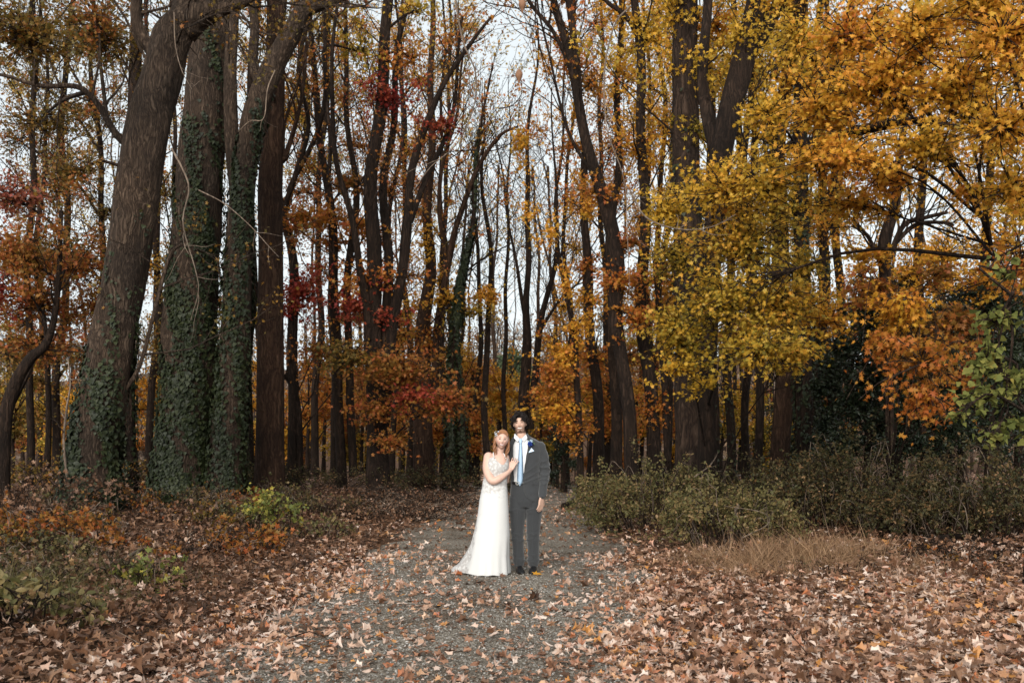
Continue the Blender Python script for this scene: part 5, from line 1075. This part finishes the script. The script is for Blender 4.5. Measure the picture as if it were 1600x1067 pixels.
lz = nd(nt, 'ShaderNodeMapRange'); lz.inputs[1].default_value = 0.70; lz.inputs[2].default_value = 0.60; L(sz_.outputs['Z'], lz.inputs[0])
mxz = nd(nt, 'ShaderNodeMath', operation='MAXIMUM'); L(fz.outputs[0], mxz.inputs[0]); L(lz.outputs[0], mxz.inputs[1])
ma = nd(nt, 'ShaderNodeMath', operation='MULTIPLY'); L(m0.outputs[0], ma.inputs[0]); L(mxz.outputs[0], ma.inputs[1])
r = ramp(nt, [(0.62, (0.53, 0.525, 0.515)), (0.85, (0.44, 0.43, 0.42)), (1.0, (0.36, 0.34, 0.33))]); L(ma.outputs[0], r.inputs['Fac'])
p = nd(nt, 'ShaderNodeBsdfPrincipled', Roughness=0.7); L(r.outputs['Color'], p.inputs['Base Color'])
b = nd(nt, 'ShaderNodeBump', Strength=0.6, Distance=0.004); b.invert = True; L(ma.outputs[0], b.inputs['Height']); L(b.outputs[0], p.inputs['Normal']); L(p.outputs[0], out.inputs['Surface']); M['lace'] = m

rp = rng_of(7)
GZ = 0.022
# ------------------------------------------------ the groom
MO = np.array([(822 - 800) / F * 11.6, 11.6, GZ])
man = thing('person', 'groom in a grey suit and light blue tie, standing with an arm behind the bride', 'person', MO)
def local(geo):     # shift local coordinates into the world
    geo.v = [v + MO for v in geo.v]; return geo
class PG(Geo):
    """Geo in a person's own coordinates"""
    def __init__(s, o): super().__init__(); s.o = np.asarray(o, float)
    def done(s, *a, **k): s.v = [v + s.o for v in s.v]; s.o = s.o * 0; return s.build(*a, **k)
mx = lambda px: (px - 822) * 0.00746
mz = lambda py: (897 - py) * 0.00746
HC, HT, HR = (mx(812.3), -0.035, 1.731), -0.10, -0.10
g = PG(MO)
add_head(g, HC, HT, HR, 1.0, jaw=0.36)
limb(g, [(-0.035, 0.015, 1.47), (-0.055, -0.005, 1.58), (-0.075, -0.012, 1.68)], [0.068, 0.060, 0.058])
loft(g, [(0, 0, .84, .10, .08), (0, 0, .9, .15, .10), (0, 0, 1.05, .14, .09), (0, 0, 1.2, .145, .10), (0, 0, 1.38, .165, .10), (0, .01, 1.46, .15, .08), (-.02, .01, 1.52, .09, .06)])
limb(g, [(.155, .01, 1.45), (.21, .0, 1.18), (.182, -.105, .90)], [.055, .045, .030])
limb(g, [(-.155, .01, 1.45), (-.27, .15, 1.22), (-.37, .07, 1.12)], [.055, .045, .030])
hand(g, (.178, -.112, .878), (-.12, -.10, -1), (0.75, -0.65, 0), curl=0.45, thumb=-1)
hand(g, (-.37, .07, 1.12), (-1, -.35, -.2), (0, 1, 0.1), curl=0.4, thumb=1)
for s, kx, hx in ((-1, mx(808), mx(811)), (1, mx(833), mx(833.5))):
    limb(g, [(s * .085, 0, .88), (kx, 0, .44), (hx, .02, .09)], [.085, .055, .030])
    limb(g, [(hx, .02, .075), (hx + s * .012, -.07, .036)], [.026, .016])
body, V = fuse(g, 'body', [M['skin_m'], M['hair_m'], M['lip_m'], M['teeth'], M['eye'], M['iris'], M['beard'], M['skin_m']], man, 0.0045, 3)
paint_face(body, HC, HT, HR, 1.0, True, 0.062)
# hair: loose dark curls piled over the scalp, parted over the forehead
g = PG(MO); sg = []
for k in range(330):
    while True:
        u = nrm(rp.normal(size=3))
        if u[2] < -0.42: continue
        if u[1] < -0.35 and u[2] < 0.42 + (0.40 if abs(u[0] - 0.0) < 0.40 else -0.18): continue
        if u[1] < 0.15 and u[2] < -0.05: continue
        break
    side = abs(u[0]); vol = 1.06 + 0.30 * side ** 2 * np.clip(0.9 - abs(u[2] - 0.25), 0, 1) + 0.09 * max(u[2], 0); vol *= rp.uniform(0.95, 1.16)
    b = np.array([u[0] * .073, u[1] * .098 + .004, u[2] * .109]) * vol
    t1 = nrm(np.cross(u, rp.normal(size=3))); a0 = rp.random() * 6.28; t2 = np.cross(u, t1)
    c0 = np.linspace(0, rp.uniform(3, 6), 9); rr = rp.uniform(.008, .017)
    pts = b + rr * (np.cos(c0)[:, None] * t1 + np.sin(c0)[:, None] * t2) + np.array([0, 0, -1]) * (c0[:, None] * .0035) + u * .004 * rp.normal()
    tube(g, rot(pts, HT, HR) + np.array(HC), np.array([.003, .006, .007, .0075, .0075, .007, .006, .005, .002]), 6, 0, cap=True)
for s in (-1, 1):      # the curls that fall on the temples
    for k in range(9):
        pts = np.array([[s * (.014 + .003 * k), -.072 + .002 * k, .095], [s * (.034 + .003 * k), -.092 + .003 * k, .086 - .002 * k], [s * (.048 + .0030 * k), -.088 + .005 * k, .064 - .003 * k], [s * (.050 + .0040 * k), -.080 + .005 * k, .046 - .002 * k]]) + rp.normal(size=(4, 3)) * .003
        q, r = resample(pts, [.006, .009, .008, .003], 10); tube(g, rot(q, HT, HR) + np.array(HC), r, 6, 0, cap=True)
g.done('hair', M['hair_m'], man)

# shirt
g = PG(MO); loft(g, [(-.02, 0, .98, .150, .108), (-.015, -.004, 1.1, .150, .110), (-.01, -.006, 1.25, .158, .122), (-.01, -.006, 1.38, .165, .122), (-.02, 0, 1.47, .150, .105), (-.035, 0, 1.53, .10, .080), (-.052, -.004, 1.57, .067, .068), (-.058, -.006, 1.605, .062, .064)], 48, cap=False)
sv = g.v[0]; aa = np.arctan2(sv[:, 0] + .056, -sv[:, 1]); sv[:, 2] -= np.where(sv[:, 2] > 1.55, (sv[:, 2] - 1.55) / .055 * .062 * np.exp(-(aa / .75) ** 2), 0)
shirt = g.done('shirt', M['shirt'], man)
SR = np.array([(-.02, 0, .98, .150, .108), (-.015, -.004, 1.1, .150, .110), (-.01, -.006, 1.25, .158, .122), (-.01, -.006, 1.38, .165, .122), (-.02, 0, 1.47, .150, .105), (-.035, 0, 1.53, .10, .080), (-.052, -.004, 1.57, .067, .068), (-.058, -.006, 1.605, .062, .064)])
def shirt_y(x, z):
    c, cy, rx, ry = (np.interp(z, SR[:, 2], SR[:, i]) for i in (0, 1, 3, 4)); return cy - ry * np.sqrt(np.clip(1 - ((x - c) / rx) ** 2, 0.04, 1))
def plate(geo, poly, yfun, off, thick, mat=0, sub=1):
    """a flat cut piece lying on the front of a garment; poly in (x, z)"""
    p = np.array(poly, float); n = len(p); y = np.array([yfun(a, b) for a, b in p])
    fr = np.column_stack([p[:, 0], y - off - thick, p[:, 1]]); bk = np.column_stack([p[:, 0], y - off, p[:, 1]])
    geo.add(np.vstack([fr, bk]), np.array([[i, (i + 1) % n, n + (i + 1) % n, n + i] for i in range(n)]), mat)
    c = fr.mean(0); geo.add(np.vstack([fr, c]), np.array([[i, n, (i + 1) % n] for i in range(n)]), mat)
    c = bk.mean(0); geo.add(np.vstack([bk, c]), np.array([[i, (i + 1) % n, n] for i in range(n)]), mat)
g = PG(MO)
for s in (-1, 1):
    kx = mx(813.5)
    q = np.array([[kx + s * .006, -.100, 1.548], [kx + s * .038, -.110, 1.518], [kx + s * .078, -.068, 1.562], [kx + s * .072, -.022, 1.612], [kx + s * .040, -.070, 1.585]])
    q2 = q + np.array([0, .010, -.002]); n_ = 5
    vv = np.vstack([q, q2, q.mean(0), q2.mean(0)])
    g.add(vv, np.array([[i, (i + 1) % 5, 5 + (i + 1) % 5, 5 + i] for i in range(5)])); g.add(vv, np.array([[i, 10, (i + 1) % 5] for i in range(5)] + [[5 + i, 5 + (i + 1) % 5, 11] for i in range(5)]))
g.done('collar', M['shirt'], shirt)
# tie
g = PG(MO); kx = mx(813.2)
zs = np.array([1.525, 1.45, 1.35, 1.25, 1.15, 1.08, 1.045, 1.005]); wd = np.array([.014, .020, .026, .031, .036, .039, .034, .001]); cx_ = np.linspace(kx + .002, mx(812.5), 8)
fr = [(cx_[i] - wd[i], shirt_y(cx_[i], zs[i]) - .012, zs[i]) for i in range(8)]; mid = [(cx_[i], shirt_y(cx_[i], zs[i]) - .020, zs[i]) for i in range(8)]; rt = [(cx_[i] + wd[i], shirt_y(cx_[i], zs[i]) - .012, zs[i]) for i in range(8)]; bk = [(cx_[i], shirt_y(cx_[i], zs[i]) - .006, zs[i]) for i in range(8)]
vv = np.array(fr + mid + rt + bk); ff = []
for i in range(7):
    for a, b_ in ((0, 8), (8, 16), (16, 24), (24, 0)): ff.append([a + i, a + i + 1, b_ + i + 1, b_ + i])
g.add(vv, np.array(ff))
tie = g.done('tie', M['tie'], man)
g = PG(MO); loft(g, [(kx, shirt_y(kx, 1.50) - .018, 1.500, .014, .010), (kx, shirt_y(kx, 1.53) - .020, 1.530, .021, .014), (kx, shirt_y(kx, 1.55) - .014, 1.556, .022, .012)], 14); g.done('knot', M['tie'], tie)

# trousers, belt, shoes
g = PG(MO)
loft(g, [(-.012, 0, .76, .150, .105), (-.012, 0, .82, .172, .120), (-.015, 0, .92, .172, .122), (-.02, 0, 1.02, .158, .114), (-.02, 0, 1.05, .156, .112)], 40)
limb(g, [(-.095, 0, .86), (mx(809), -.005, .70), (mx(808.5), -.008, .44), (mx(810), .004, .25), (mx(811), .015, .11)], [.100, .098, .070, .066, .066], 24, 24)
limb(g, [(.080, 0, .86), (mx(834), -.005, .70), (mx(833), -.008, .44), (mx(833.5), .004, .25), (mx(833.5), .015, .11)], [.100, .096, .076, .068, .068], 24, 24)
tr, V = fuse(g, 'trousers', [M['trouser']], man, 0.006, 3)
me = tr.data
N = np.empty(len(V) * 3); me.vertices.foreach_get('normal', N); N = N.reshape(-1, 3); Vl = V
zl = Vl[:, 2]; h = np.zeros(len(V))
for zk, amp, sl, ph_ in ((.44, .007, 1.3, 0), (.40, .006, -1.1, 1), (.36, .006, .8, 2), (.74, .006, -1.2, .4), (.69, .005, 1.0, 1.4), (.20, .007, .7, .3), (.16, .008, -.9, 2), (.125, .008, .5, 1)):
    h += amp * np.exp(-((zl - zk - sl * 0.25 * np.abs(Vl[:, 0] - np.where(Vl[:, 0] < 0, -.1, .085))) / .013) ** 2) * (0.6 + 0.4 * np.sin(Vl[:, 0] * 30 + ph_))
crease = .006 * np.exp(-((Vl[:, 0] - np.where(Vl[:, 0] < -.01, mx(808.5), mx(833))) / .010) ** 2) * (Vl[:, 1] < 0) * (zl < .75)
V = V + N * (1.1 * h + crease)[:, None]; me.vertices.foreach_set('co', V.ravel()); me.update()
g = PG(MO); th = np.linspace(0, 2 * PI, 49)[:-1]
loft(g, [(-.02, 0, 1.022, .161, .117), (-.02, 0, 1.03, .163, .119), (-.02, 0, 1.05, .163, .119), (-.02, 0, 1.056, .160, .116)], 48, cap=False)
belt = g.done('belt', M['black'], man)
g = PG(MO); bx_ = mx(808.5); yb = -.122
for a, b_, c_, d_ in ((-.02, .02, .012, .018), (-.02, .02, -.018, -.012), (-.02, -.014, -.018, .018), (.014, .02, -.018, .018)):
    vb = np.array([[x_, y_, z_] for x_ in (bx_ + a, bx_ + b_) for y_ in (yb - .006, yb + .01) for z_ in (1.039 + c_, 1.039 + d_)]); g.add(vb, np.array([[0, 1, 3, 2], [4, 6, 7, 5], [0, 4, 5, 1], [2, 3, 7, 6], [0, 2, 6, 4], [1, 5, 7, 3]]))
g.done('buckle', M['metal'], belt)
for s, hx in ((-1, mx(811)), (1, mx(834))):
    g = PG(MO); a = s * 0.16; ys_ = np.array([.085, .07, .03, -.03, -.09, -.14, -.175, -.195]); wv = np.array([.012, .030, .036, .038, .046, .045, .034, .010]); hv = np.array([.03, .075, .09, .085, .062, .046, .036, .018])
    rows = []
    for y_, w_, h_ in zip(ys_, wv, hv):
        t = np.linspace(0, 2 * PI, 20, endpoint=False); xx = w_ * np.sign(np.cos(t)) * np.abs(np.cos(t)) ** 0.7; zz_ = np.where(np.sin(t) > 0, np.sin(t) * (h_ - .014) + .014, .014 + .013 * np.sin(t))
        rows.append(np.column_stack([hx + xx * math.cos(a) - y_ * -math.sin(a) * 1.0, np.full(20, y_) * math.cos(a) + xx * math.sin(a) * .3 + .005, zz_]))
    vv = np.concatenate(rows); i = np.arange(7)[:, None] * 20; j = np.arange(20)[None, :]; j2 = (j + 1) % 20
    g.add(vv, np.stack([i + j, i + j2, i + 20 + j2, i + 20 + j], -1).reshape(-1, 4)); g.add(rows[0], np.arange(20)[::-1][None, :]); g.add(rows[-1], np.arange(20)[None, :])
    g.done('shoe', M['black'], man)

# jacket: open fronted shell with sleeves, fused
JR = np.array([(-.005, .005, .825, .176, .138), (-.005, .004, .92, .174, .134), (-.005, .002, 1.05, .176, .130), (-.004, .000, 1.16, .172, .130), (.000, .000, 1.30, .182, .138), (.000, .002, 1.40, .190, .136), (.000, .006, 1.47, .186, .118), (-.006, .010, 1.52, .160, .100), (-.028, .010, 1.56, .110, .088), (-.050, .006, 1.595, .078, .078), (-.056, .004, 1.615, .074, .074)])
ZR = ([.82, .845, .88, .95, 1.06, 1.25, 1.40, 1.47, 1.58, 1.62], [.10, .050, .005, -.022, -.037, -.020, .012, .024, .012, .004])
ZL = ([.82, .90, 1.04, 1.30, 1.47, 1.55, 1.58, 1.62], [-.165, -.155, -.150, -.155, -.158, -.125, -.105, -.10])
def jring(z): return [np.interp(z, JR[:, 2], JR[:, i]) for i in (0, 1, 3, 4)]
def jacket_y(x, z):
    c, cy, rx, ry = jring(z); return cy - ry * math.sqrt(max(0.04, 1 - ((x - c) / rx) ** 2))
g = PG(MO); zz = np.linspace(.825, 1.612, 66); seg = 64; rows_o, rows_i = [], []
for z in zz:
    c, cy, rx, ry = jring(z); xr_ = np.interp(z, *ZR); xl_ = np.interp(z, *ZL)
    a0 = math.asin(np.clip((xr_ - c) / rx, -.98, .98)); a1 = math.asin(np.clip((xl_ - c) / rx, -.98, .98)) + 2 * PI
    t = np.linspace(a0, a1, seg)
    fold = 1 + .012 * np.sin(t * 6 + z * 9) * (z < 1.3)
    rows_o.append(np.column_stack([c + rx * np.sin(t) * fold, cy - ry * np.cos(t) * fold, np.full(seg, z)])); rows_i.append(np.column_stack([c + (rx - .016) * np.sin(t), cy - (ry - .016) * np.cos(t), np.full(seg, z)]))
no = len(zz) * seg; vv = np.concatenate(rows_o + rows_i); i = np.arange(len(zz) - 1)[:, None] * seg; j = np.arange(seg - 1)[None, :]
fo = np.stack([i + j, i + j + 1, i + seg + j + 1, i + seg + j], -1).reshape(-1, 4); fi = fo[:, ::-1] + no
ii = (np.arange(len(zz) - 1) * seg); e1 = np.stack([ii, ii + seg, ii + seg + no, ii + no], -1); e2 = np.stack([ii + seg - 1, ii + seg - 1 + no, ii + 2 * seg - 1 + no, ii + 2 * seg - 1], -1)
jj = np.arange(seg - 1); e3 = np.stack([jj, jj + no, jj + 1 + no, jj + 1], -1); tt = (len(zz) - 1) * seg; e4 = np.stack([tt + jj, tt + jj + 1, tt + jj + 1 + no, tt + jj + no], -1)
g.add(vv, np.concatenate([fo, fi, e1, e2, e3, e4]))
limb(g, [(.158, .008, 1.462), (.194, .006, 1.34), (.214, .0, 1.19), (.205, -.05, 1.04), (.183, -.105, .895)], [.066, .066, .060, .052, .045], 24, 20)
limb(g, [(-.155, .008, 1.462), (-.215, .07, 1.34), (-.275, .145, 1.22), (-.36, .08, 1.13)], [.066, .062, .056, .046], 20, 20)
jk, V = fuse(g, 'jacket', [M['suit']], man, 0.0055, 3, 0.0060, 12)
N = np.empty(len(V) * 3); jk.data.vertices.foreach_get('normal', N); N = N.reshape(-1, 3); h = np.zeros(len(V))
for zk, amp, sl in ((1.24, .008, .5), (1.20, .009, -.4), (1.16, .008, .6), (1.05, .006, -.5), (1.32, .006, .9), (.96, .006, .6), (1.10, .006, .8)):
    h += amp * np.exp(-((V[:, 2] - zk - sl * (V[:, 1] + .02)) / .012) ** 2) * (V[:, 0] > .155)
for zk, amp, sl in ((1.12, .006, .55), (1.07, .005, .4), (1.20, .005, .7)):
    h += amp * np.exp(-((V[:, 2] - zk - sl * (V[:, 0] - .05)) / .013) ** 2) * (V[:, 0] < .155) * (V[:, 0] > -.03) * (V[:, 1] < 0)
V = V + N * 1.2 * h[:, None]; jk.data.vertices.foreach_set('co', V.ravel()); jk.data.update()
g = PG(MO); O = .006
plate(g, [(mx(824.5), 1.60), (mx(829), 1.575), (mx(834.5), 1.515), (mx(829.5), 1.503), (mx(831), 1.47), (mx(826), 1.36), (mx(819.5), 1.21), (mx(822), 1.34), (mx(824.5), 1.45), (mx(824.5), 1.52)][::-1], jacket_y, O, .006)
plate(g, [(mx(806.5), 1.60), (mx(801), 1.57), (mx(797), 1.52), (mx(799), 1.505), (mx(797), 1.47), (mx(798.5), 1.34), (mx(800.5), 1.22), (mx(801.5), 1.40), (mx(802), 1.49), (mx(805), 1.55)], jacket_y, O, .006)
g.done('lapel', M['suit'], jk, smooth=False)
g = PG(MO); plate(g, [(mx(832), 1.062), (mx(843), 1.047), (mx(843), 1.015), (mx(832), 1.028)][::-1], jacket_y, .008, .006); g.done('pocket_flap', M['suit'], jk, smooth=False)
g = PG(MO); plate(g, [(mx(825.5), 1.392), (mx(834.5), 1.412), (mx(832), 1.43), (mx(830.2), 1.449), (mx(828.2), 1.425)][::-1], jacket_y, .009, .004); g.done('pocket_square', M['hanky'], man, smooth=False)
# boutonniere
g = PG(MO); bc = np.array([mx(828.2), jacket_y(mx(828.2), 1.49) - .035, 1.492])
ball(g, bc, (.020, .018, .022), 14)
for k in range(34):
    u = nrm(rp.normal(size=3) + np.array([0, -.6, 0])); rr = rp.uniform(.018, .030)
    leaves(g, rp, [bc + u * rr * .6], .034, 'oval', 0, up=0.3, normal=np.array([u]), curl=(1, 3))
bo = g.done('boutonniere', M['rose'], man)
g = PG(MO); leaves(g, rp, bc + np.column_stack([rp.uniform(-.02, .03, 9), rp.uniform(-.01, .01, 9), rp.uniform(.015, .035, 9)]), .03, 'oval', 0); g.done('sprig', M['hanky'], bo, smooth=False)
g = PG(MO); leaves(g, rp, bc + np.column_stack([rp.uniform(0, .035, 9), rp.uniform(-.01, .01, 9), rp.uniform(.005, .03, 9)]), .035, 'oval', 0); g.done('leaves', M['stemgreen'], bo, smooth=False)

# ------------------------------------------------ the bride
BO = np.array([(772 - 800) / F * 11.42, 11.42, GZ])
bride = thing('person', 'auburn haired bride in a white lace gown, hand on the chest of the groom', 'person', BO)
bx = lambda px: (px - 772) * 0.00734
bz = lambda py: (901 - py) * 0.00734
BC, BT, BR = (bx(784.6), -.035, 1.540), 0.11, 0.05
g = PG(BO)
add_head(g, BC, BT, BR, 0.98, jaw=0.38, w=0.075)
limb(g, [(.045, .02, 1.33), (.066, .012, 1.41), (.088, .0, 1.49)], [.055, .048, .048])
loft(g, [(0, 0, .70, .12, .10), (-.004, .005, .85, .148, .118), (.007, 0, 1.03, .124, .088), (.018, 0, 1.12, .120, .094), (.030, -.004, 1.20, .128, .108), (.033, -.002, 1.26, .126, .098), (.038, .004, 1.32, .118, .078), (.042, .008, 1.36, .095, .058), (.048, .012, 1.395, .055, .045)])
limb(g, [(-.062, .005, 1.345), (-.072, -.025, 1.23), (-.058, -.075, 1.14), (-.018, -.115, 1.075), (.035, -.125, 1.085), (.10, -.085, 1.125), (.185, -.012, 1.195)], [.058, .060, .054, .046, .044, .039, .027], 36, 18)
limb(g, [(.125, .01, 1.335), (.150, .07, 1.2), (.14, .12, 1.06)], [.050, .042, .032])
hand(g, (.185, -.012, 1.195), (.42, .30, .85), (-.15, -1, .42), L=0.172, curl=0.22, spread=0.20, thumb=-1, r=0.0082)
for s in (-1, 1):
    limb(g, [(s * .07, 0, .80), (s * .065 - .01, 0, .42), (s * .06 - .01, .02, .08)], [.085, .052, .035]); limb(g, [(s * .06 - .01, .02, .07), (s * .07 - .01, -.09, .035)], [.032, .026])
body, V = fuse(g, 'body', [M['skin_f'], M['hair_f'], M['lip'], M['teeth'], M['eye'], M['iris'], M['beard'], M['cheek'], M['brow_f']], bride, 0.0045, 3)
paint_face(body, BC, BT, BR, 0.98, False, 0.074)

# gown
DR = np.array([(-.045, .03, 0.0, .228, .235), (-.045, .03, .05, .225, .232), (-.042, .02, .20, .212, .205), (-.028, .01, .445, .205, .170), (-.010, .004, .67, .176, .148), (-.004, .004, .85, .160, .132), (.003, .002, .95, .147, .114), (.007, 0, 1.03, .137, .098), (.018, 0, 1.12, .130, .102), (.030, -.004, 1.20, .137, .118), (.033, -.002, 1.26, .134, .108), (.038, .004, 1.32, .127, .088), (.04, .006, 1.36, .115, .07)])
seg = 160; th = np.linspace(0, 2 * PI, seg, endpoint=False)          # 0 = front, towards +x
top = np.interp(th, [0, .35, .62, .95, 1.2, 1.9, 3.1, 4.4, 5.0, 5.6, 5.95, 6.2832], [1.30, 1.262, 1.255, 1.30, 1.335, 1.25, 1.18, 1.25, 1.285, 1.335, 1.345, 1.30])
tt = np.linspace(0, 1, 120) ** 1.05; rows = []
for t in tt:
    z = top * (1 - t) + 0.006 * t
    c, cy, rx, ry = (np.interp(z, DR[:, 2], DR[:, i]) for i in (0, 1, 3, 4))
    f = sstep((.62 - z) / .6)
    fold = 1 + f * (.040 * np.sin(7 * th + 1.2 + .6 * z) + .026 * np.sin(13 * th + 2.1) + .02 * np.sin(4 * th + .4)) * (0.70 + .30 * (np.cos(th) < .4))
    dirx, diry = -.86, .51
    al = np.clip(np.sin(th) * dirx + (-np.cos(th)) * diry, 0, 1) ** 2.2
    trn = .215 * al * sstep((.60 - z) / .60) ** 1.9 + .09 * al * sstep((.12 - z) / .12)
    x = c + rx * np.sin(th) * fold + dirx * trn; y = cy - ry * np.cos(th) * fold + diry * trn
    zz_ = z + (t > .985) * (.004 * np.sin(5 * th + 1) + .003 * np.sin(11 * th)) + 0.0
    rows.append(np.column_stack([x, y, zz_]))
vv = np.concatenate(rows); i = np.arange(119)[:, None] * seg; j = np.arange(seg)[None, :]; j2 = (j + 1) % seg
ff = np.stack([i + j, i + seg + j, i + seg + j2, i + j2], -1).reshape(-1, 4)
g = PG(BO); cen = vv[ff].mean(1); tf = np.broadcast_to(th[None, :], (119, seg)).ravel()
lace = (cen[:, 2] > 0.70) | ((tf > 3.6) & (tf < 5.15 + .1 * np.sin(cen[:, 2] * 40)) & (cen[:, 2] < .62))
for mk, sel in ((0, ~lace), (1, lace)):
    (g.add(vv, ff[sel], mk) if mk == 0 else g.f.append((ff[sel], 1)))
gown = g.done('gown', [M['satin'], M['lace']], bride)
sd = gown.modifiers.new('thick', 'SOLIDIFY'); sd.thickness = 0.004; sd.offset = 1
g = PG(BO)
for pts in ([(.004, -.088, 1.335), (-.004, -.062, 1.37), (-.008, -.02, 1.395), (-.004, .04, 1.37), (.01, .08, 1.26)], [(.135, -.058, 1.325), (.120, -.04, 1.365), (.108, -.01, 1.385), (.10, .04, 1.36), (.08, .08, 1.26)]):
    q, r = resample(pts, [.0055] * 5, 20); tube(g, q, r, 6, 0, True)
g.done('strap', M['satin'], gown)
# hair: smooth crown, waves past the cheeks
g = PG(BO); v, f, sg_, rw = head_shape(w=0.075)
hv = v * 1.075 + np.array([0, .004, .002]); cz = v[f].mean(1)
keep = ((cz[:, 1] > -.012) & (cz[:, 2] > -.085)) | (cz[:, 2] > .076 - .42 * np.maximum(np.abs(cz[:, 0]) - .03, 0)) 
keep &= ~((cz[:, 1] < -.02) & (cz[:, 2] < .02))
g.add(rot(hv * .98, BT, BR) + np.array(BC), f[keep])
for k in range(120):        # strands combed back from the parting
    a = rp.uniform(-1.25, 1.25); s0 = nrm(np.array([math.sin(a) * .8, -.75, .62 - .15 * abs(a)]))
    path = []
    for t in np.linspace(0, 1, 9):
        u = nrm(s0 * (1 - t) + np.array([math.sin(a) * 1.05, .75, -.1 - .25 * abs(a)]) * t + np.array([0, 0, .55 * math.sin(PI * t)])); path.append(np.array([u[0] * .075, u[1] * (.090 if u[1] < 0 else .1) + .008, u[2] * .109]) * 1.085)
    tube(g, rot(np.array(path) * .98, BT, BR) + np.array(BC), np.array([.002, .004, .005, .005, .005, .005, .005, .004, .003]), 5, 0, True)
for k in range(64):
    s = -1 if k % 2 else 1
    b0 = np.array([s * rp.uniform(.070, .086), rp.uniform(.0, .07), rp.uniform(-.02, .035)]); Ln = rp.uniform(.15, .235) if s > 0 else rp.uniform(.13, .20)
    t = np.linspace(0, 1, 16); ph_ = rp.random() * 6.28; am = rp.uniform(.008, .016)
    pts = b0 + np.column_stack([s * (.012 * np.sin(PI * t) - .018 * t) + am * np.sin(t * 9 + ph_) * t ** .5, (.03 if k % 3 else -.045) * t + am * np.cos(t * 9 + ph_) * t ** .5, -Ln * t])
    tube(g, rot(pts * .98, BT, BR) + np.array(BC), .0065 * (1 - .7 * t ** 3), 6, 0, True)
g.done('hair', M['hair_f'], bride)
# flower comb in the hair
g = PG(BO); c0 = rot(np.array([[-.072, -.030, .066]]), BT, BR)[0] + np.array(BC)
for k in range(18):
    p = c0 + np.array([-.1, 0, -1]) * rp.uniform(-.022, .024) * .9 + np.array([.5, 0, 1]) * 0 + rp.normal(size=3) * .008
    leaves(g, rp, [p], rp.uniform(.014, .022), 'oval', 0 if rp.random() < .7 else 1, up=0.5, normal=np.array([[-.6, -.7, .3]]), curl=(.5, 2))
g.done('hair_comb', [M['satin'], M['hanky']], bride, smooth=False)
